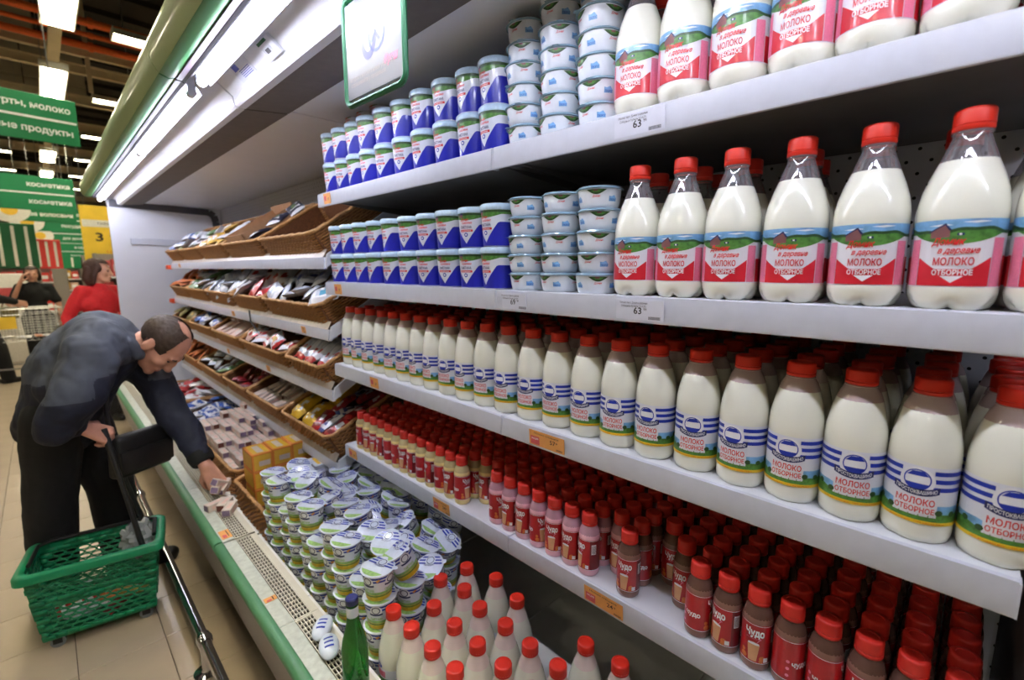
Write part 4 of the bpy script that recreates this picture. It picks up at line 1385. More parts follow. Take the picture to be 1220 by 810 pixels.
for l, (bd, kinds) in LAY.items():
    for i in range(len(bd) - 1):
        y0, y1 = bd[i], bd[i + 1]
        w = y1 - y0 - .012
        hgt = .115 if l != 4 else .125
        nm = 'wicker basket on the %s sloping shelf, %s from the milk case' % (LEVELN[l], nth(i + 1))
        rot = Euler((0, -TILTS[l], 0)).to_matrix().to_4x4()
        mtx = Matrix.Translation((CX + .022, (y0 + y1) / 2, CZ[l] + .004)) @ rot
        e = spawn(basket_parts(w, .40, hgt), 'wicker_basket', nm, 'basket', mtx.to_translation(), (0, -TILTS[l], 0), 'wicker baskets on the sloping shelves')
        desc = '%s basket, %s sloping shelf' % (nth(i + 1), LEVELN[l])
        kind = kinds[i]
        cells = []
        if l == 1 and i == 0:
            continue                                  # stands empty
        if kind == 'cream and violet':
            for a in range(10):
                for b in range(4):
                    if random.random() < .92:
                        cells.append((.055 + b * .09, -w / 2 + .05 + a * (w - .1) / 9, .055 + J(.012), 0, J(.15), J(.12)))
        elif kind == 'pale pink':
            for a in range(5):
                for b in range(3):
                    cells.append((.08 + b * .125, -w / 2 + .08 + a * (w - .16) / 4, .06 + J(.008) + .012 * b, J(.1), J(.1), J(.15)))
        elif kind == 'long silver':
            for a in range(6):
                cells.append((.13 + J(.01), -w / 2 + .05 + a * (w - .1) / 5, .075 + J(.01), J(.25), J(.12), J(.15)))
            for a in range(4):
                cells.append((.30 + J(.01), -w / 2 + .07 + a * (w - .14) / 3, .075, J(.25), J(.12), J(.2)))
        elif kind == 'yellow':
            for a in range(2):
                cells.append((.11 + a * .17, w * .5 - .09, .075 + .01 * a, 0, -.1, J(.08)))
            for a in range(2):
                cells.append((.11 + a * .17, w * .5 - .21, .055 + .01 * a, 0, -.1, J(.08)))
        elif kind == 'dark red':
            for a in range(5):
                for b in range(4):
                    cells.append((.05 + b * .085 + J(.01), -w / 2 + .06 + a * (w - .12) / 5, .07 + J(.015), J(.5), J(.5), J(3)))
        else:
            na = max(4, int(w / (.115 if i < 3 else .14)))
            for a in range(na):
                for b in range(3 if i < 2 else 2):
                    cells.append((.075 + b * .12 + J(.012), -w / 2 + .07 + a * (w - .14) / (na - 1), .105 + .016 * b + J(.016), J(.45), J(.4), PI / 2 + J(.7) if random.random() < .4 else J(.8)))
        if l == 1 and i == 1:
            cells = [c for c in cells if abs(c[1] + .1) > .11 and abs(c[1] - .245) > .11]
        place_in(mtx, kind, desc, cells)
        if l == 4 and i == 0:
            c2 = [(.09 + (a % 3) * .11 + J(.01), -w / 2 + .07 + (a // 3) * .085, .085 + .008 * (a % 2), J(.3), J(.3), J(.5)) for a in range(9)]
            place_in(mtx, 'red and blue', desc, c2)
        if l == 1 and i == 1:
            mb = MB()
            for (x0, x1, ya, yb) in ((.02, .37, -.10, -.095), (.02, .37, .24, .245), (.02, .026, -.10, .245), (.364, .37, -.10, .245)):
                mb.box(x0, x1, ya, yb, .03, .15 if x0 < .3 else .17)
            mb.box(.02, .37, -.1, .245, .03, .034)
            o = O('cardboard_tray', mb.mesh('cardboard_tray', 'cardboard'))
            o.location = mtx.to_translation(); o.rotation_euler = (0, -TILTS[l], 0)
            tag(o, 'open brown cardboard tray in the second basket of the top sloping shelf', 'cardboard tray')
# black cable tie hanging between the second and third sloping shelf
mb = MB(); mb.tube([(CX - .012, 3.05, CZ[2] + .02), (CX - .016, 3.03, CZ[2] - .04), (CX - .004, 2.95, CZ[2] - .10), (CX + .02, 2.87, CZ[2] - .15), (CX + .03, 2.84, CZ[2] - .16)], .0045, 6)
mb.tube([(CX + .0, 3.06, CZ[2] - .15), (CX, 2.93, CZ[2] - .115)], .004, 6)
tag(O('loose_strap', mb.mesh('loose_strap', 'plastic_black')), 'loose black strap dangling from the second sloping shelf', 'strap')

# well of the cheese case -------------------------------------------------
def spawn_basket(w, d, h, loc, label):
    return spawn(basket_parts(w, d, h), 'wicker_basket', label, 'basket', loc, (0, 0, 0), 'wicker baskets in the bottom well')
spawn_basket(.52, .42, .125, (.565, 2.245, .35), 'low wicker basket in the bottom well beside the yellow cartons')
spawn_basket(.86, .46, .13, (.58, 3.00, .35), 'long wicker basket in the bottom well heaped with curd bars')
spawn_basket(.80, .46, .13, (.58, 3.86, .35), 'wicker basket in the bottom well behind the man, with blue packs')
spawn_basket(.80, .46, .13, (.58, 4.70, .35), 'far wicker basket in the bottom well by the end panel')
ID = Matrix.Identity(4)
# heap of curd bars: layers that step up toward the back
n = 0
BAR = [('curd_bar', PK['cream and violet'])]
for a in range(8):
    for b in range(10):
        x = .618 + b * .0395; y = 2.72 + a * .089
        topl = int(round(2.2 + b * .28 + a * .42 + J(.45)))
        for layer in (topl - 1, topl):
            if layer < 0:
                continue
            o = O('curd_bar', PK['cream and violet'][0 if random.random() < .8 else 1])
            o.location = (x + J(.002), y + J(.002), .362 + layer * .0335)
            o.rotation_euler = (0, 0, PI / 2 + J(.05)) if random.random() < .85 else (0, 0, PI / 2 + J(.1))
            tag(o, 'small boxed curd bar, well heap, %s row, %s column, %s' % (nth(a + 1), nth(b + 1), 'on top' if layer == topl else 'under the top one'), 'curd bar', 'curd bars heaped in the bottom well')
mb = MB()
carton = MB(); carton.rbox(0, .092, 0, .15, 0, .088, .0025)
def cpoly(v, m):
    carton.add(v, [(0, 1, 2, 3)], m)
cpoly([(.008, -.0004, .008), (.084, -.0004, .008), (.084, -.0004, .08), (.008, -.0004, .08)], 1)
cpoly([(.03, -.0008, .025), (.08, -.0008, .025), (.08, -.0008, .05), (.03, -.0008, .05)], 2)
cpoly([(-.0004, .01, .01), (-.0004, .14, .01), (-.0004, .14, .078), (-.0004, .01, .078)], 1)
cpoly([(.01, .01, .0884), (.082, .01, .0884), (.082, .14, .0884), (.01, .14, .0884)], 3)
cpoly([(.03, .02, .0888), (.06, .02, .0888), (.06, .12, .0888), (.03, .12, .0888)], 2)
carton_me = carton.mesh('carton', ['carton_orange', 'carton_yellow', 'bar_cream', 'pk_yellow'])
for cx in range(3):
    for cz in range(3):
        for cy in range(1):
            o = O('yellow_carton', carton_me, None, (.613 + cx * .0955, 2.505 - .15 + .0 + cx * .012, .358 + cz * .0895))
            tag(o, 'yellow-orange carton stacked in the well, %s column from the aisle, %s from bottom' % (nth(cx + 1), nth(cz + 1)), 'carton', 'yellow cartons')
# packs in the far well baskets
for bi, (yc, kind) in enumerate(((3.86, 'blue'), (4.70, 'red and white'))):
    cells = [(.08 + b * .11 + J(.01), -.32 + a * .105, .09 + .012 * b + J(.015), J(.4), J(.4), J(1)) for a in range(7) for b in range(3)]
    place_in(Matrix.Translation((.58, yc, .35)), kind, '%s well basket beyond curd bars' % nth(bi + 1), cells)
# spread tubs and butter packs lying before the cartons
mb = MB(); mb.rbox(-.055, .055, -.04, .04, 0, .03, .012, 0, 3); mb.rbox(-.06, .06, -.045, .045, .028, .036, .004, 0, 2)
mb.add([(-.05, -.035, .0365), (.05, -.035, .0365), (.05, .035, .0365), (-.05, .035, .0365)], [(0, 1, 2, 3)], 1)
mb.add([(-.045, .012, .0368), (.045, .012, .0368), (.045, .028, .0368), (-.045, .028, .0368)], [(0, 1, 2, 3)], 2)
mb.add([(-.02, -.022, .0368), (.015, -.022, .0368), (.015, -.006, .0368), (-.02, -.006, .0368)], [(0, 1, 2, 3)], 3)
spread_me = mb.mesh('spread_tub', ['cup_white', 'foil_white', 'pk_yellow', 'pk_brown'])
for i, (x, n) in enumerate(((.66, 4), (.765, 6), (.87, 6))):
    for k in range(n):
        o = O('spread_tub', spread_me, None, (x + J(.004), 2.16 + .01 * i + J(.006), .3575 + k * .0372), (0, 0, PI / 2 + J(.12)))
        tag(o, 'flat white spread tub with yellow band, %s pile from the aisle, %s from bottom' % (nth(i + 1), nth(k + 1)), 'tub', 'flat spread tubs')
# curd bars dropped on the ledge
for i, (x, y, a) in enumerate([(.437, 2.28, .3), (.467, 2.26, .9), (.470, 2.20, 1.0)]):
    o = O('curd_bar', PK['cream and violet'][i % 2], None, (x, y, .4565), (0, 0, a))
    tag(o, 'loose curd bar lying on the ledge below the man\'s hand, %s from the aisle' % nth(i + 1), 'curd bar', 'curd bars on the ledge')
# shelf-edge tags on the cheese rails and the ledge
for i, (x, y, z, w) in enumerate([(CX - .0085, 2.25, CZ[2] - .024, .05), (CX - .0085, 4.9, CZ[1] - .024, .08), (CX - .0085, 3.4, CZ[2] - .024, .06), (CX - .0085, 2.8, CZ[3] - .024, .06), (CX - .0085, 3.6, CZ[3] - .024, .05)]):
    mb = MB(); mb.box(-.001, 0, -w / 2, w / 2, -.018, .018)
    o = O('shelf_tag', mb.mesh('shelf_tag', 'tag_orange'), None, (x, y, z), (0, math.radians(-8), 0))
    tag(o, 'orange tag on a cheese shelf rail, %s of five' % nth(i + 1), 'price tag', 'tags on the cheese rails')
    mb = MB()
    for k in range(3):
        mb.box(-.0014, -.001, -w * .35, w * .3 - k * .006, .008 - k * .009, .0105 - k * .009)
    O('lettering', mb.mesh('lettering', 'ink'), o)
for i, (y, w) in enumerate([(2.02, .075), (1.50, .025)]):
    mb = MB(); mb.box(-.018, .018, -w / 2, w / 2, 0, .0008)
    o = O('ledge_sticker', mb.mesh('ledge_sticker', 'tag_orange'), None, (.408, y, .4562))
    tag(o, ['orange paper sticker on the stone ledge', 'small torn orange sticker scrap on the stone ledge'][i], 'sticker')
    mb = MB(); mb.box(-.012, .002, -w * .4, -w * .05, .0008, .0011); mb.box(.006, .009, -w * .3, w * .4, .0008, .0011, 1)
    O('sticker_print', mb.mesh('sticker_print', ['tag_red', 'ink']), o)

# ------------------------------------------------------------------ chrome guard rail
gr = thing('guard_rail', 'chrome guard rail on short posts along the case front', 'guard rail', (.285, 0, 0))
JO = [-.3, 1.905, 3.50, 5.3]
for a, b in zip(JO[:-1], JO[1:]):
    mb = MB(); mb.tube([(0, a + .02, .135), (0, b - .02, .135)], .0175, 18)
    O('rail_tube', mb.mesh('rail_tube', 'chrome'), gr)
    mb = MB(); mb.ext([(.012, .10), (.02, .10), (.02, .125), (.012, .125)], a + .02, b - .02)
    O('rail_gasket', mb.mesh('rail_gasket', 'steel_dark'), gr)
for y in JO:
    mb = MB(); mb.tube([(0, y - .028, .135), (0, y - .02, .135), (0, y + .02, .135), (0, y + .028, .135)], [.02, .0245, .0245, .02], 18)
    mb.sphere((0, y, .135), .027, 18, 12)
    c = O('rail_joint', mb.mesh('rail_joint', 'chrome'), gr)
    mb = MB(); mb.lathe([(.045, 0), (.045, .006), (.02, .012), (.0165, .02), (.0165, .125)], 18, 0, (0, y, 0))
    O('post', mb.mesh('post', 'chrome'), c)

# ------------------------------------------------------------------ people
def remeshed(mb, name, mats, voxel, smooth=6, noise_amp=0.0, noise_scale=9.0, seed=0.0):
    """fuse overlapping volumes into one continuous skin"""
    me0 = bpy.data.meshes.new('tmp'); me0.from_pydata(mb.v, [], mb.f)
    bm = bmesh.new(); bm.from_mesh(me0); bmesh.ops.recalc_face_normals(bm, faces=bm.faces); bm.to_mesh(me0); bm.free()
    o = bpy.data.objects.new('tmp', me0); COL.objects.link(o)
    r = o.modifiers.new('r', 'REMESH'); r.mode = 'VOXEL'; r.voxel_size = voxel; r.adaptivity = 0
    s = o.modifiers.new('s', 'SMOOTH'); s.factor = .5; s.iterations = smooth
    dg = bpy.context.evaluated_depsgraph_get(); dg.update()
    me = bpy.data.meshes.new_from_object(o.evaluated_get(dg))
    bpy.data.objects.remove(o); bpy.data.meshes.remove(me0)
    me.name = name
    if noise_amp:
        nr = [v.normal.copy() for v in me.vertices]
        for v, n in zip(me.vertices, nr):
            p = Vector((v.co.x * 1.0, v.co.y * 1.0, v.co.z * .8)) * noise_scale + Vector((seed, seed, seed))
            k = noise.noise(p) + .5 * abs(noise.noise(p * 2.1)) - .2
            v.co += n * (k * noise_amp)
    me.materials.clear()
    for k in ([mats] if isinstance(mats, str) else mats):
        me.materials.append(MATS[k])
    me.polygons.foreach_set('use_smooth', [True] * len(me.polygons))
    me.update()
    return me
def frame(fwd, up):
    f = Vector(fwd).normalized(); u = Vector(up); u = (u - f * u.dot(f)).normalized()
    x = f.cross(u)                 # the figure's right
    return Matrix((x, f, u)).transposed()     # columns: right, forward, up
def add_head(mb, c, R, s=1.0):
    c = Vector(c)
    def S(p, r):
        mb.sphere(c + R @ (Vector(p) * s), tuple(a * s for a in r), 18, 14, 0, R)
    S((0, -.012, .03), (.077, .097, .088))        # skull
    S((0, .018, -.01), (.068, .08, .095))          # face mass
    S((0, .045, -.075), (.045, .045, .042))        # jaw
    S((0, .078, -.098), (.026, .022, .02))         # chin
    S((0, .082, .022), (.055, .018, .014))         # brow
    S((0, .098, -.018), (.013, .016, .032))        # nose bridge
    S((0, .109, -.032), (.017, .017, .014))        # nose tip
    S((0, .088, -.062), (.026, .014, .008)); S((0, .086, -.073), (.023, .014, .008))   # lips
    for k in (-1, 1):
        S((.040 * k, .062, -.025), (.026, .028, .024))      # cheeks
        S((.078 * k, -.008, -.012), (.010, .021, .034))     # ears
        S((.082 * k, -.014, .006), (.006, .016, .016))
def hand(mb, wrist, fwd, up, side, curl, s=1.0, spread=.12):
    """palm with four fingers and a thumb; up = back of the hand, side = +1 when the thumb is on the frame's right"""
    R = frame(fwd, up); w = Vector(wrist)
    P = lambda x, y, z: w + R @ (Vector((x * side, y, z)) * s)
    spec = [(.030, .094, .072), (.010, .100, .080), (-.011, .096, .074), (-.031, .088, .058)]
    for (x, L, fl), c, sp in zip(spec, curl, (1, .35, -.35, -1)):
        mb.limb([P(x * .5, .0, 0), P(x, L, 0)], [.016 * s, .0115 * s])
        p = Vector((x, L, 0)); a = 0
        pts = [p.copy()]
        for seg, k in ((.45, c * .9), (.32, c * 1.1), (.23, c * .8)):
            a += k
            p = p + Vector((sp * spread * fl * seg, math.cos(a) * fl * seg, -math.sin(a) * fl * seg))
            pts.append(p.copy())
        mb.limb([P(*q) for q in pts], [.0105 * s, .0095 * s, .0088 * s, .0075 * s], 0, 10)
    t = [Vector((.018, .02, -.004)), Vector((.045, .045, -.018)), Vector((.052, .075, -.032 - .02 * curl[0])), Vector((.044, .098, -.042 - .03 * curl[0]))]
    mb.limb([P(*q) for q in t], [.016 * s, .013 * s, .011 * s, .0085 * s], 0, 10)
def hair_cap(c, R, s, keep, grow, name, mat):
    c = Vector(c); mb = MB()
    seg, rings = 96, 64
    vs = []; ok = []
    for i in range(rings + 1):
        a = PI * i / rings
        for k in range(seg):
            t = 2 * PI * k / seg
            d = Vector((math.sin(a) * math.cos(t), math.sin(a) * math.sin(t), math.cos(a)))
            g = grow(d)
            p = Vector((d.x * (.077 + g), -.012 + d.y * (.097 + g), .03 + d.z * (.088 + g)))
            vs.append(c + R @ (p * s)); ok.append(keep(d))
    fs = []
    for i in range(rings):
        for k in range(seg):
            q = (i * seg + k, (i + 1) * seg + k, (i + 1) * seg + (k + 1) % seg, i * seg + (k + 1) % seg)
            if all(ok[j] for j in q):
                fs.append(q)
    mb.add(vs, fs, 0)
    me = mb.mesh(name, mat, angle=80)
    return me

# --- the man bending over the case
man_head = Vector((.355, 2.60, 1.165))
HR_ = frame((.30, -.25, -.90), (.76, -.48, .36))     # face looks down to the case, crown to the right
neck = Vector((.215, 2.665, 1.165))
R_sh = Vector((.115, 2.50, 1.155)); L_sh = Vector((.27, 2.80, 1.10))
R_el = Vector((-.015, 2.47, .905)); R_wr = Vector((.052, 2.495, .872))
L_el = Vector((.385, 2.66, .80)); L_wr = Vector((.452, 2.475, .585))
pelvis = Vector((.005, 2.80, .90))
R_hip = Vector((-.03, 2.73, .88)); L_hip = Vector((.055, 2.88, .88))
R_kn = Vector((-.075, 2.75, .47)); L_kn = Vector((.125, 2.85, .48))
R_an = Vector((-.105, 2.79, .08)); L_an = Vector((.15, 2.88, .08))
mb = MB()
add_head(mb, man_head, HR_, 1.05)
mb.limb([neck, man_head + HR_ @ Vector((0, -.03, -.06))], [.062, .055])
mb.limb([pelvis, (.09, 2.73, 1.08), neck], [.13, .14, .08])
for sh, el, wr in ((R_sh, R_el, R_wr), (L_sh, L_el, L_wr)):
    mb.limb([neck, sh, el, wr], [.06, .06, .045, .028])
for hp, kn, an in ((R_hip, R_kn, R_an), (L_hip, L_kn, L_an)):
    mb.limb([pelvis, hp, kn, an], [.11, .085, .055, .04])
hand(mb, R_wr, (.72, .10, -.55), (.50, -.70, .45), -1, [.95, 1.0, 1.05, 1.1], 1.02, .02)
hand(mb, L_wr, (.25, -.32, -.72), (-.30, -.70, .35), 1, [.35, .4, .45, .5], 1.02, .10)
man = O('person', remeshed(mb, 'person_body', 'skin', .0055, 4))
tag(man, 'man in navy and grey jacket bending over the case, holding a basket handle', 'person')
# jacket
mb = MB()
mb.limb([(-.005, 2.80, .835), (.0, 2.80, .885), (.025, 2.785, .95), (.08, 2.735, 1.08), (.15, 2.69, 1.165), (.19, 2.675, 1.175)], [.152, .154, .156, .168, .155, .115])
mb.limb([(.05, 2.66, 1.03), (.12, 2.84, 1.04)], [.13, .13])
mb.limb([(.145, 2.60, 1.18), R_sh + Vector((0, .01, .0)), (.03, 2.45, .98), R_el, R_wr + Vector((-.03, -.01, .012))], [.12, .098, .086, .076, .052])
mb.limb([(.20, 2.78, 1.12), L_sh, (.345, 2.73, .95), L_el, L_wr + Vector((-.012, .035, .055))], [.11, .095, .082, .072, .054])
# standing collar and folded hood
mb.limb([(.165, 2.60, 1.235), (.15, 2.68, 1.26), (.18, 2.76, 1.225)], [.045, .05, .045])
mb.limb([(.235, 2.585, 1.17), (.20, 2.60, 1.22)], [.038, .042])
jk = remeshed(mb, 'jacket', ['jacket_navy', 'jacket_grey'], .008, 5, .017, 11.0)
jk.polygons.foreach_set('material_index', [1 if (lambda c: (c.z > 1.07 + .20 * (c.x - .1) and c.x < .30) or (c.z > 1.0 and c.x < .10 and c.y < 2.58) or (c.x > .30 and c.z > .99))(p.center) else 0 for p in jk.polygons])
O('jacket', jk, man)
mb = MB()
mb.limb([(.262, 2.565, 1.13), (.235, 2.56, 1.19), (.185, 2.60, 1.245), (.155, 2.68, 1.268), (.175, 2.77, 1.235), (.24, 2.79, 1.165)], [.026, .032, .04, .044, .04, .032])
mb.limb([(.13, 2.64, 1.255), (.12, 2.72, 1.255)], [.04, .036])
O('hood', remeshed(mb, 'hood', 'jacket_grey', .008, 4, .012, 14.0, 5.0), man)
for wr, el, nm in ((R_wr, R_el, 'cuff'), (L_wr, L_el, 'cuff')):
    d = (wr - el).normalized()
    mb = MB(); mb.tube([wr - d * .075, wr - d * .06, wr - d * .028, wr - d * .02], [.052, .054, .05, .044], 16)
    O(nm, mb.mesh(nm, 'cloth_black'), man)
# trousers
mb = MB()
mb.limb([pelvis + Vector((.0, .0, -.03)), R_hip, R_kn, R_an + Vector((0, 0, .0))], [.12, .104, .092, .082])
mb.limb([pelvis + Vector((.0, .0, -.03)), L_hip, L_kn, L_an + Vector((0, 0, .0))], [.12, .104, .092, .082])
O('trousers', remeshed(mb, 'trousers', 'cloth_black', .011, 4, .008, 9.0, 3.0), man)
for an in (R_an, L_an):
    mb = MB(); mb.limb([(an.x - .04, an.y, .045), (an.x + .08, an.y - .015, .042), (an.x + .18, an.y - .03, .034)], [.045, .043, .034]); mb.box(an.x - .08, an.x + .2, an.y - .055, an.y + .03, 0, .016)
    O('shoe', remeshed(mb, 'shoe', 'shoe_black', .009, 3), man)
# cropped hair with a bald crown
def man_keep(d):
    if d.y > .62 - .25 * max(0, d.z): return False
    if d.z < -.35 and d.y > -.2: return False
    if d.z < -.62: return False
    bald = (d - Vector((0, -.05, 1)).normalized()).length
    return bald > .44 + .12 * noise.noise(d * 4)
O('hair', hair_cap(man_head, HR_, 1.05, man_keep, lambda d: .006 + .003 * noise.noise(d * 9), 'hair', 'hair_dark'), man)
for k in (-1, 1):
    c = man_head + HR_ @ (Vector((.032 * k, .083, .002)) * 1.05)
    mb = MB(); mb.sphere(c, (.013, .006, .005), 12, 8, 0, HR_)
    O('eye', mb.mesh('eye', 'eye'), man)
    mb = MB(); mb.limb([man_head + HR_ @ (Vector((x * k, .094 - abs(x - .03) * .3, .026)) * 1.05) for x in (.012, .03, .05)], [.004, .005, .003], 0, 8)
    O('eyebrow', mb.mesh('eyebrow', 'hair_dark'), man)
mb = MB(); mb.sphere(man_head + HR_ @ (Vector((0, .094, -.067)) * 1.05), (.024, .008, .007), 14, 8, 0, HR_)
O('lips', mb.mesh('lips', 'lip'), man)

# shoulder bag of the man
bag = thing('shoulder_bag', 'black shoulder bag hanging below the bending man', 'bag', (.235, 2.60, .60))
mb = MB(); mb.rbox(-.135, .125, -.035, .035, 0, .185, .02, 0, 3)
mb.rbox(-.13, .12, -.043, -.034, .02, .12, .006, 0, 2)
bm_ = mb.xf(Matrix.Rotation(.62, 4, 'Z') @ Matrix.Rotation(.06, 4, 'Y')).mesh('bag_body', 'bag_black')
O('bag_body', bm_, bag)
mb = MB()
ca, sa = math.cos(.62), math.sin(.62)
mb.tube([(-.125 * ca, -.125 * sa, .17), (-.10, -.02, .33), (-.06, .02, .50), (-.02, .07, .555), (.05, .15, .45), (.10, .12, .28), (.115 * ca, .115 * sa, .165)], .009, 8)
O('strap', mb.mesh('strap', 'bag_black'), bag)

# bars held in the reaching hand
for i, (dx, dy, dz, a, b) in enumerate([(.030, -.065, -.088, .6, .5), (.012, -.085, -.105, 1.1, .3), (.048, -.055, -.108, .9, -.3)]):
    o = O('curd_bar', PK['cream and violet'][0], None, tuple(L_wr + Vector((dx, dy, dz))), (.2, b, a))
    tag(o, 'curd bar held in the bending man\'s reaching hand, %s of three' % nth(i + 1), 'curd bar', 'curd bars in the hand')

# --- standing people far down the aisle
def standing(loc, height, facing, top, bottom, hairmat, hairlen, label, arms, skin='skin_woman', voxel=.012, dress_len=None):
    s = height / 1.66
    Rz = Matrix.Rotation(facing, 3, 'Z')
    W = lambda x, y, z: Vector(loc) + Rz @ (Vector((x, y, z)) * s)       # local: +y forward, +x right
    hd = W(0, .03, 1.535)
    HF = frame(Rz @ Vector((arms.get('look', 0), 1, -.08)), (0, 0, 1))
    mb = MB()
    add_head(mb, hd, HF, s)
    mb.limb([W(0, -.01, 1.36), W(0, .01, 1.47)], [.055 * s, .05 * s])
    mb.limb([W(0, 0, .93), W(0, 0, 1.12), W(0, 0, 1.3)], [.13 * s, .105 * s, .11 * s])
    for k, nm in ((-1, 'L'), (1, 'R')):
        sh = W(.155 * k, 0, 1.33); el = W(*arms[nm][0]); wr = W(*arms[nm][1])
        mb.limb([W(0, 0, 1.31), sh, el, wr], [.08 * s, .05 * s, .038 * s, .026 * s])
        d = (wr - el).normalized()
        hand(mb, wr, d, Rz @ Vector((k, .2, 0)), k, [.3, .35, .35, .4], s)
        kn = W(.085 * k, .02 + arms.get('step', 0) * k, .48); an = W(.085 * k, arms.get('step', 0) * 1.6 * k, .07)
        mb.limb([W(.06 * k, 0, .9), W(.085 * k, 0, .82), kn, an], [.1 * s, .085 * s, .055 * s, .038 * s])
    p = O('person', remeshed(mb, 'person_body', skin, voxel * .7, 3))
    tag(p, label, 'person')
    mb = MB()
    mb.limb([W(0, 0, .95), W(0, .0, 1.1), W(0, .015, 1.25), W(0, 0, 1.33)], [.15 * s, .125 * s, .138 * s, .1 * s])
    mb.limb([W(-.1, .02, 1.2), W(.1, .02, 1.2)], [.1 * s, .1 * s])
    for k, nm in ((-1, 'L'), (1, 'R')):
        sh = W(.155 * k, 0, 1.325); el = W(*arms[nm][0]); wr = W(*arms[nm][1])
        if arms.get('short'):
            mb.limb([W(0, 0, 1.3), sh, sh.lerp(el, .8)], [.09 * s, .07 * s, .066 * s])
        else:
            mb.limb([W(0, 0, 1.3), sh, el, wr.lerp(el, .08)], [.09 * s, .066 * s, .055 * s, .042 * s])
    O('top', remeshed(mb, 'top', top, voxel, 4, .008, 10, loc[1]), p)
    mb = MB()
    for k in (-1, 1):
        kn = W(.085 * k, .02 + arms.get('step', 0) * k, .48); an = W(.085 * k, arms.get('step', 0) * 1.6 * k, .06)
        mb.limb([W(0, 0, .93), W(.085 * k, 0, .84), kn, an], [.14 * s, .115 * s, .085 * s, .07 * s])
    O('trousers', remeshed(mb, 'trousers', bottom, voxel, 3), p)
    for k in (-1, 1):
        a = Vector(W(.085 * k, arms.get('step', 0) * 1.6 * k, 0)); f = Rz @ Vector((0, 1, 0)) * s
        mb = MB(); mb.limb([a + f * -.05 + Vector((0, 0, .04)), a + f * .06 + Vector((0, 0, .035)), a + f * .15 + Vector((0, 0, .03))], [.04 * s, .04 * s, .03 * s])
        O('shoe', remeshed(mb, 'shoe', 'shoe_black', .01, 2), p)
    keep = lambda d: not (d.y > .22 and d.z < .36 + .12 * abs(d.x) and abs(d.x) < .8) and not (d.z < -.6 and d.y > -.1)
    hm = hair_cap(hd, HF, s, keep, lambda d: .012 + .004 * noise.noise(d * 5), 'hair', hairmat)
    O('hair', hm, p)
    mb = MB()
    q = lambda x, y, z: hd + HF @ (Vector((x, y, z)) * s)
    for k in (-1, 1):
        em = MB(); em.sphere(q(.032 * k, .086, .002), (.015 * s, .007 * s, .007 * s), 12, 8, 0, HF)
        O('eye', em.mesh('eye', 'eye'), p)
    em = MB(); em.sphere(q(0, .096, -.067), (.024 * s, .008 * s, .008 * s), 12, 8, 0, HF)
    O('lips', em.mesh('lips', 'lip'), p)
    for x in (-.055, -.02, .02, .055):
        mb.limb([q(x, -.06, .02), q(x * 1.1, -.075, -.08), q(x * .9, -.06, -.08 - hairlen)], [.04 * s, .04 * s, .02 * s])
    for x in (-1, 1):
        mb.limb([q(.068 * x, .005, .03), q(.082 * x, -.015, -.05), q(.078 * x, -.02, -.06 - hairlen)], [.026 * s, .026 * s, .016 * s])
    O('hair_length', remeshed(mb, 'hair_length', hairmat, .01, 3), p)
    return p
standing((.385, 6.15, 0), 1.60, math.radians(-150), 'sweater_red', 'cloth_black', 'hair_brown', .07, 'woman in a red sweater with shoulder-length brown hair', {'L': ((-.27, -.04, 1.08), (-.30, .02, .84)), 'R': ((.27, -.05, 1.08), (.33, .06, .86)), 'look': -.9, 'step': .05})
blackw = standing((-.09, 9.75, 0), 1.54, math.radians(178), 'cloth_black', 'cloth_black', 'hair_dark', .02, 'woman in black holding a phone to her ear', {'L': ((-.25, .02, 1.08), (-.26, .05, .86)), 'R': ((.25, .06, 1.12), (.13, .14, 1.42)), 'short': True, 'step': .04})
standing((-.66, 9.0, 0), 1.72, math.radians(-70), 'cloth_black', 'cloth_black', 'hair_dark', .0, 'person in dark clothes at the left edge pushing the shopping cart', {'L': ((-.22, .14, 1.1), (-.16, .34, 1.03)), 'R': ((.22, .14, 1.1), (.16, .34, 1.03)), 'step': .12})
mb = MB(); mb.rbox(-.09, .09, -.035, .035, 0, .17, .02, 0, 2)
hb = thing('handbag', 'brown handbag on the arm of the woman in black', 'handbag', (-.37, 9.68, .80))
O('bag_body', mb.mesh('bag_body', 'pk_olive'), hb)
mb = MB(); mb.tube([(-.07, 0, .16), (-.03, 0, .27), (.03, 0, .27), (.07, 0, .16)], .008, 6)
O('bag_strap', mb.mesh('bag_strap', 'wicker_dark'), hb)

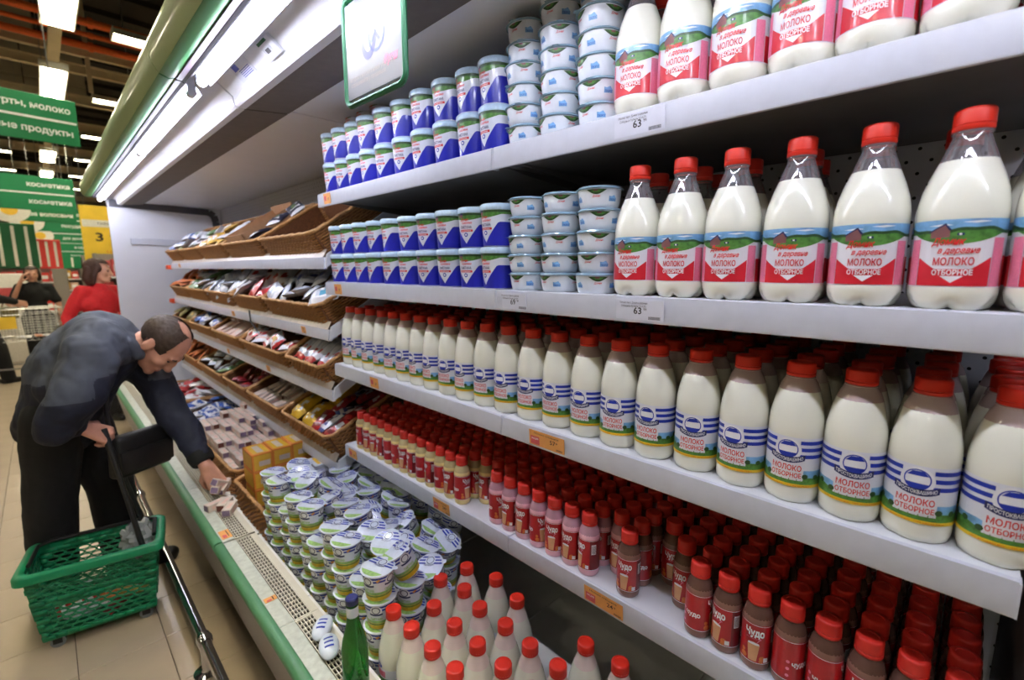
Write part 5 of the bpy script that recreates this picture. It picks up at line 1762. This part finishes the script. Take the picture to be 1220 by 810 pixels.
# ------------------------------------------------------------------ green basket on wheels
BK = thing('shopping_basket', 'green plastic basket on wheels with slotted walls', 'shopping basket', (.045, 2.52, 0), (0, 0, math.radians(-10)))
LX0, LX1, LY0, LY1, BZ, TZ = .175, .205, .10, .122, .05, .352
def wall_pt(side, u, t):
    lx = LX0 + (LX1 - LX0) * t; ly = LY0 + (LY1 - LY0) * t; z = BZ + (TZ - BZ) * t
    return {'f': Vector((u * lx, -ly, z)), 'b': Vector((-u * lx, ly, z)), 'r': Vector((lx, u * ly, z)), 'l': Vector((-lx, -u * ly, z))}[side]
def slotted(side, cols, rows, blanks):
    mb = MB()
    def cell(u0, u1, t0, t1, hole):
        uc, tc_ = (u0 + u1) / 2, (t0 + t1) / 2
        def outer(k, n=12):
            a = 2 * PI * k / n
            x, y = math.cos(a), math.sin(a)
            m = max(abs(x), abs(y))
            return (uc + (u1 - u0) / 2 * x / m, tc_ + (t1 - t0) / 2 * y / m)
        if not hole:
            mb.add([wall_pt(side, *q) for q in ((u0, t0), (u1, t0), (u1, t1), (u0, t1))], [(0, 1, 2, 3)])
            return
        n = 12
        o = [outer(k) for k in range(n)]
        i = [(uc + (u1 - u0) / 2 * .86 * math.cos(2 * PI * k / n), tc_ + (t1 - t0) / 2 * .68 * math.sin(2 * PI * k / n)) for k in range(n)]
        vs = [wall_pt(side, *q) for q in o + i]
        mb.add(vs, [(k, (k + 1) % n, n + (k + 1) % n, n + k) for k in range(n)])
    for r in range(rows):
        t0, t1 = r / rows, (r + 1) / rows
        off = (r % 2) * .5
        for c in range(-1, cols + 1):
            u0 = (c + off) / cols * 2 - 1; u1 = (c + 1 + off) / cols * 2 - 1
            full = u0 >= -1 + 1e-6 and u1 <= 1 - 1e-6
            u0, u1 = max(-1, u0), min(1, u1)
            if u1 - u0 < 1e-4:
                continue
            cell(u0, u1, t0, t1, full and not blanks(r, (u0 + u1) / 2))
    return mb
for side, cols, nm in (('f', 10, 'front_wall'), ('b', 10, 'rear_wall'), ('r', 6, 'side_wall'), ('l', 6, 'side_wall')):
    bl = (lambda r, u: r in (0, 7, 8, 13, 14, 15) or (r in (9, 10) and abs(u) < .0)) if side in 'fb' else (lambda r, u: r in (0, 7, 8, 13, 14, 15))
    o = O(nm, slotted(side, cols, 15, bl).mesh(nm, 'basket_green'), BK)
    sd = o.modifiers.new('thickness', 'SOLIDIFY'); sd.thickness = .004
mb = MB(); mb.rbox(-LX0, LX0, -LY0, LY0, BZ - .004, BZ + .004, .003)
O('basket_floor', mb.mesh('basket_floor', 'basket_green'), BK)
def rr_loop(hx, hy, z, r=.035, n=6):
    P = []
    for cx, cy, a0 in ((hx - r, hy - r, 0), (-hx + r, hy - r, 90), (-hx + r, -hy + r, 180), (hx - r, -hy + r, 270)):
        for k in range(n):
            a = math.radians(a0 + 90 * k / (n - 1))
            P.append((cx + r * math.cos(a), cy + r * math.sin(a), z))
    return P
mb = MB()
a = rr_loop(LX1 + .022, LY1 + .022, TZ); n = len(a)
rings = [rr_loop(LX1 - .004, LY1 - .004, TZ - .03), rr_loop(LX1 + .018, LY1 + .018, TZ - .034), rr_loop(LX1 + .026, LY1 + .026, TZ - .028), rr_loop(LX1 + .026, LY1 + .026, TZ - .002), rr_loop(LX1 + .02, LY1 + .02, TZ + .006), rr_loop(LX1 + .004, LY1 + .004, TZ + .006), rr_loop(LX1 - .004, LY1 - .004, TZ)]
vs = [p for r in rings for p in r]
fs = [(i * n + k, i * n + (k + 1) % n, ((i + 1) % 7) * n + (k + 1) % n, ((i + 1) % 7) * n + k) for i in range(7) for k in range(n)]
mb.add(vs, fs); O('rim', mb.mesh('rim', 'basket_green', angle=50), BK)
for sx in (-1, 1):
    for sy in (-1, 1):
        mb = MB(); mb.tube([(sx * .14, sy * .075 - .01, .024), (sx * .14, sy * .075 + .01, .024)], .024, 16)
        w = O('wheel', mb.mesh('wheel', 'wheel_grey'), BK)
        mb = MB(); mb.box(sx * .14 - .014, sx * .14 + .014, sy * .075 - .016, sy * .075 - .012, .02, .056); mb.box(sx * .14 - .014, sx * .14 + .014, sy * .075 + .012, sy * .075 + .016, .02, .056)
        O('wheel_fork', mb.mesh('wheel_fork', 'plastic_black'), w)
# folded carrying handle on the rim and the long pull handle
mb = MB(); mb.tube([(LX1 - .01, -.05, TZ + .004), (LX1 - .012, LY1 - .03, TZ + .012), (LX1 - .05, LY1 - .006, TZ + .014), (-LX1 + .05, LY1 - .006, TZ + .014), (-LX1 + .012, LY1 - .03, TZ + .012), (-LX1 + .01, -.05, TZ + .004)], .008, 8)
O('folded_handle', mb.mesh('folded_handle', 'plastic_black'), BK)
BKM = Matrix.Translation((.045, 2.52, 0)) @ Matrix.Rotation(math.radians(-10), 4, 'Z')
grip = BKM.inverted() @ (R_wr + Vector((.068, .0, -.07)))
pv = Vector((LX1 - .045, -LY1 + .02, TZ - .03))
d = (grip - pv).normalized(); sidev = d.cross(Vector((0, 1, 0))).normalized()
mb = MB()
for k in (0,):
    mb.tube([pv, pv.lerp(grip, .5), pv.lerp(grip, .93)], [.011, .0095, .010], 10)
    pv2 = Vector((LX1 - .045, LY1 - .02, TZ - .03))
    mb.tube([pv2, pv2.lerp(grip, .5), pv2.lerp(grip, .93)], [.009, .0095, .010], 10)
mb.tube([pv.lerp(grip, .91), grip, grip + d * .045], [.012, .0135, .0125], 12)
O('pull_handle', mb.mesh('pull_handle', 'plastic_black'), BK)
# things in the basket
items = [((-.06, -.03, .075), 'red and white', 'red and white pack in the green basket, lower left'), ((.05, -.05, .075), 'dark red', 'dark red pack in the green basket'), ((.10, -.03, .10), 'gold and white', 'gold and white pack in the green basket'), ((.02, .05, .08), 'orange', 'orange pack at the back of the green basket'), ((-.09, .05, .08), 'white and yellow', 'white and yellow pack at the back of the green basket')]
for p, kind, lab in items:
    q = BKM @ Vector(p)
    o = O('grocery_pack', PK[kind][0], None, q, (J(.3), J(.3), J(1)))
    tag(o, lab, 'grocery pack', 'groceries in the green basket')
mb = MB(); rnd = random.Random(5)
seg, rings = 22, 14
vs = []
for i in range(rings + 1):
    aa = PI * i / rings
    for k in range(seg):
        t = 2 * PI * k / seg
        dd = Vector((math.sin(aa) * math.cos(t), math.sin(aa) * math.sin(t), math.cos(aa)))
        r = 1 + .55 * noise.noise(dd * 2.3) + .3 * abs(noise.noise(dd * 5))
        vs.append((dd.x * .055 * r, dd.y * .06 * r, .075 + dd.z * .07 * r))
mb.add(vs, [(i * seg + k, (i + 1) * seg + k, (i + 1) * seg + (k + 1) % seg, i * seg + (k + 1) % seg) for i in range(rings) for k in range(seg)])
q = BKM @ Vector((.135, .045, .235))
pb = O('plastic_bag', mb.mesh('plastic_bag', 'plastic_bag', angle=25), None, q)
tag(pb, 'crumpled clear plastic bag in the corner of the green basket', 'plastic bag')

# ------------------------------------------------------------------ shopping cart
ct = thing('shopping_cart', 'wire shopping cart with yellow panel beside the woman in black', 'shopping cart', (-.30, 9.15, 0), (0, 0, math.radians(6)))
mb = MB()
for j in range(7):
    z = .55 + j * .07; e = .02 * (j - 3) / 3
    mb.tube([(-.38 - e, -.24, z), (.42 + e, -.20, z), (.42 + e, .20, z), (-.38 - e, .24, z)], .004 if j < 6 else .009, 5, 0, closed=True)
for k in range(14):
    x = -.38 + k * .0615
    mb.tube([(x, -.235, .97), (x, -.22, .55), (x, .22, .55), (x, .235, .97)], .003, 5)
O('wire_cage', mb.mesh('wire_cage', 'cart_wire'), ct)
mb = MB()
for sy in (-1, 1):
    mb.tube([(-.42, sy * .25, 1.02), (-.38, sy * .24, .55), (-.30, sy * .24, .20), (.40, sy * .2, .16)], .012, 8)
O('chassis', mb.mesh('chassis', 'cart_wire'), ct)
mb = MB(); mb.tube([(-.43, -.26, 1.03), (-.43, .26, 1.03)], .016, 10)
O('push_bar', mb.mesh('push_bar', 'sign_red'), ct)
mb = MB(); mb.box(-.36, -.02, -.252, -.247, .72, .88)
O('yellow_panel', mb.mesh('yellow_panel', 'sign_yellow'), ct)
for sx in (-.3, .38):
    for sy in (-.2, .2):
        mb = MB(); mb.tube([(sx, sy - .015, .06), (sx, sy + .015, .06)], .06, 16)
        O('wheel', mb.mesh('wheel', 'plastic_black'), ct)
for i, (x, y, k) in enumerate([(-.25, 9.1, 'red and white'), (-.1, 9.2, 'orange'), (.0, 9.1, 'red and white'), (-.4, 9.2, 'white and green')]):
    o = O('grocery_pack', PK[k][0], None, (x, y, .57), (J(.2), J(.2), J(1)))
    tag(o, '%s pack lying in the wire cart, %s from the left' % (k, nth([2, 3, 4, 1][i])), 'grocery pack', 'groceries in the wire cart')

# ------------------------------------------------------------------ hanging signs and the far end of the hall
def sign(x, y, z, w, h, rz, lines, label, green='sign_green', logo=True, rods=1.5):
    e = thing('hanging_sign', label, 'sign', (x, y, z), (0, 0, rz), 'green department signs')
    mb = MB(); mb.rbox(-w / 2, w / 2, -.012, .012, 0, h, .004)
    b = O('sign_board', mb.mesh('sign_board', green), e)
    q = MB()
    n = len(lines)
    for i, t in enumerate(lines):
        zc = h - h * (i + .5) / n
        if i:
            zz = h - h * i / n
            q.add([(-w / 2 + .02, -.0135, zz - .012), (w / 2 - .01, -.0135, zz - .012), (w / 2 - .01, -.0135, zz + .012), (-w / 2 + .02, -.0135, zz + .012)], [(0, 1, 2, 3)])
        vs, fs, W = text_geo(t, .03)
        hh = h / n * .27; ww = min(w * .86, W * hh / .73)
        k = ww / W
        q.add([(x_ * k + w / 2 - ww / 2 - .05, -.014, zc + y_ * hh / .73 - hh * .4) for x_, y_ in vs], fs)
    O('lettering', raw_mesh(q, 'lettering', 'print_white'), b)
    if logo:
        mb = MB(); c = (-w / 2 + .0, .0, h * .35); r = h * .42
        m = 24
        mb.add([(c[0] + r * 1.25 * math.cos(2 * PI * k / m), -.02, c[2] + r * math.sin(2 * PI * k / m)) for k in range(m)] + [(c[0] + r * 1.25 * math.cos(2 * PI * k / m), .02, c[2] + r * math.sin(2 * PI * k / m)) for k in range(m)],
               [tuple(range(m)), tuple(range(m, 2 * m))] + [(k, (k + 1) % m, m + (k + 1) % m, m + k) for k in range(m)])
        d = O('logo_disc', mb.mesh('logo_disc', 'daisy_white', angle=30), e)
        mb = MB(); mb.add([(c[0] + r * .5 * math.cos(2 * PI * k / m), -.022, c[2] + r * .45 * math.sin(2 * PI * k / m)) for k in range(m)], [tuple(range(m))])
        O('logo_centre', mb.mesh('logo_centre', 'daisy_yellow'), d)
    for sx in (-w * .35, w * .35):
        mb = MB(); mb.tube([(sx, 0, h), (sx, 0, 6.5 - z)], .006, 6)
        O('hanging_rod', mb.mesh('hanging_rod', 'cart_wire'), e)
    return e
sign(-.13, 7.0, 2.80, 1.18, .46, math.radians(8), ['йогурты, молоко', 'молочные продукты'], 'green hanging sign lettered for yoghurt and milk products, nearest', logo=False)
sign(-.05, 11.0, 2.44, 1.2, .54, math.radians(4), ['косметика', 'косметика'], 'green hanging sign with two lines of lettering behind the nearest sign')
sign(.17, 13.0, 2.40, .92, .54, math.radians(4), ['средства по уходу', 'за волосами'], 'green hanging sign with daisy disc, third down the aisle')
sign(.38, 15.5, 2.36, .95, .54, math.radians(4), ['бытовая химия', 'посуда'], 'green hanging sign with daisy disc, fourth down the aisle')
sign(.55, 18.0, 2.2, .9, .5, math.radians(4), ['товары', 'для дома'], 'green hanging sign with daisy disc, fifth down the aisle')
sign(.72, 21, 1.78, 1.0, .8, math.radians(4), ['для дома', 'и сада', 'текстиль'], 'farthest green hanging sign above the red panels', logo=False)
yb = thing('yellow_banner', 'yellow price banner hanging beyond the cheese case', 'banner', (1.10, 12.0, 1.62), (0, 0, math.radians(3)))
mb = MB(); mb.rbox(-.48, .60, -.01, .01, 0, 1.05, .004)
b = O('banner_sheet', mb.mesh('banner_sheet', 'sign_yellow'), yb)
q = MB()
vs, fs, W = text_geo('3 9', .02)
q.add([(x_ * .34 / W - .12, -.012, y_ * .16 / .73 + .40) for x_, y_ in vs], fs, 0)
q.add([(-.46, -.0115, .66), (.58, -.0115, .66), (.58, -.0115, .79), (-.46, -.0115, .79)], [(0, 1, 2, 3)], 1)
vs, fs, W = text_geo('товар недели', .0)
q.add([(x_ * .6 / W + .05, -.0125, y_ * .05 / .73 + .71) for x_, y_ in vs], fs, 0)
vs, fs, W = text_geo('цена', .0)
q.add([(x_ * .3 / W + .0, -.0125, y_ * .06 / .73 + .18) for x_, y_ in vs], fs, 2)
O('lettering', raw_mesh(q, 'lettering', ['ink', 'daisy_white', 'carton_orange']), b)
for sx in (-.4, .5):
    mb = MB(); mb.tube([(sx, 0, 1.05), (sx, 0, 6.5 - 1.62)], .006, 6)
    O('hanging_rod', mb.mesh('hanging_rod', 'cart_wire'), yb)

def shelving(x, y, w, d, h, levels, rz, label, header, hh, palette, seed):
    rnd = random.Random(seed)
    e = thing('shelving_unit', label, 'shelving unit', (x, y, 0), (0, 0, rz))
    mb = MB(); mb.box(-w / 2, w / 2, d / 2 - .03, d / 2, 0, h)
    mb.box(-w / 2, -w / 2 + .03, -d / 2, d / 2, 0, h); mb.box(w / 2 - .03, w / 2, -d / 2, d / 2, 0, h)
    O('frame', mb.mesh('frame', 'unit_grey'), e)
    for k in range(levels):
        z = .12 + k * (h - .12) / levels
        mb = MB(); mb.box(-w / 2 + .03, w / 2 - .03, -d / 2, d / 2 - .03, z, z + .03)
        O('shelf', mb.mesh('shelf', 'shelf_white'), e)
    if header:
        mb = MB(); mb.rbox(-w / 2, w / 2, -.04, .04, h, h + hh, .01)
        hd = O('header_panel', mb.mesh('header_panel', header), e)
        mb = MB()
        for k in range(3):
            mb.box(-w * .35 + k * w * .3, -w * .35 + k * w * .3 + .05, -.045, -.04, h + .05, h + hh - .05)
        O('header_stripe', mb.mesh('header_stripe', 'daisy_white'), hd)
    out = []
    R = Matrix.Translation((x, y, 0)) @ Matrix.Rotation(rz, 4, 'Z')
    for k in range(levels):
        z = .12 + k * (h - .12) / levels + .031
        xx = -w / 2 + .06
        while xx < w / 2 - .2:
            bw = rnd.uniform(.12, .2); bh = rnd.uniform(.5, .8) * (h - .12) / levels
            out.append((R @ Vector((xx + bw / 2, -d / 4 + .02, z)), bw, bh, rnd.choice(palette), k))
            xx += bw + .015
    return out
goods = []
goods += [('green-headed gondola end', g) for g in shelving(-.30, 13.6, .62, .5, 1.5, 4, 0, 'narrow gondola end with striped green header behind the woman in black', 'sign_deep_green', .88, ['pk_white', 'pk_red', 'pk_pink', 'sign_red'], 1)]
goods += [('red-headed gondola end', g) for g in shelving(.17, 16.2, .5, .5, 1.5, 4, 0, 'gondola end with red header panel behind the daisy discs', 'sign_red', .7, ['pk_white', 'pk_pink', 'sign_red', 'pk_gold'], 2)]
goods += [('far gondola end', g) for g in shelving(.5, 20.5, .9, .5, 1.5, 4, 0, 'gondola end with green header far down the aisle', 'sign_green', .4, ['pk_white', 'pk_pink', 'sign_red', 'pk_gold'], 3)]
goods += [('pink goods shelving', g) for g in shelving(1.15, 10.5, 1.0, .5, 1.75, 4, 0, 'shelving unit with pink goods beyond the cheese case end', None, 0, ['pk_pink', 'pk_white', 'tag_red', 'pk_gold'], 4)]
goods += [('mixed goods shelving', g) for g in shelving(1.3, 14.5, 1.2, .5, 1.8, 4, 0, 'shelving unit with mixed cartons further beyond the cheese case', None, 0, ['pk_pink', 'pk_white', 'tag_red', 'pk_gold'], 5)]
cnt = {}
for i, (unit, (p, bw, bh, mt, lev)) in enumerate(goods):
    key = (unit, lev); cnt[key] = cnt.get(key, 0) + 1
    mb = MB(); mb.rbox(-bw / 2, bw / 2, -.09, .09, 0, bh, .008)
    mb.add([(-bw * .35, -.0905, bh * .3), (bw * .35, -.0905, bh * .3), (bw * .35, -.0905, bh * .7), (-bw * .35, -.0905, bh * .7)], [(0, 1, 2, 3)], 1)
    o = O('goods_carton', mb.mesh('goods_carton', [mt, 'pk_white' if mt != 'pk_white' else 'sign_red']), None, p)
    tag(o, 'carton on the %s, %s shelf up, %s from the left' % (unit, nth(lev + 1), nth(cnt[key])), 'carton', 'goods on the background shelving')
fz = thing('chest_unit', 'white upright unit with red logo behind the woman in black', 'cabinet', (-.42, 11.2, 0))
mb = MB(); mb.rbox(-.35, .38, -.3, .3, 0, 1.42, .02, 0, 2)
O('body', mb.mesh('body', 'daisy_white'), fz)
mb = MB(); mb.box(-.15, .2, -.304, -.3, 1.05, 1.2)
O('logo', mb.mesh('logo', 'tag_red'), fz)
mb = MB(); mb.rbox(.15, .35, 11.9, 12.2, 0, 1.5, .01)
tag(O('grey_column', mb.mesh('grey_column', 'unit_grey')), 'grey post between the two women', 'post')
print('packs', packs_total, 'cups', cup_n)
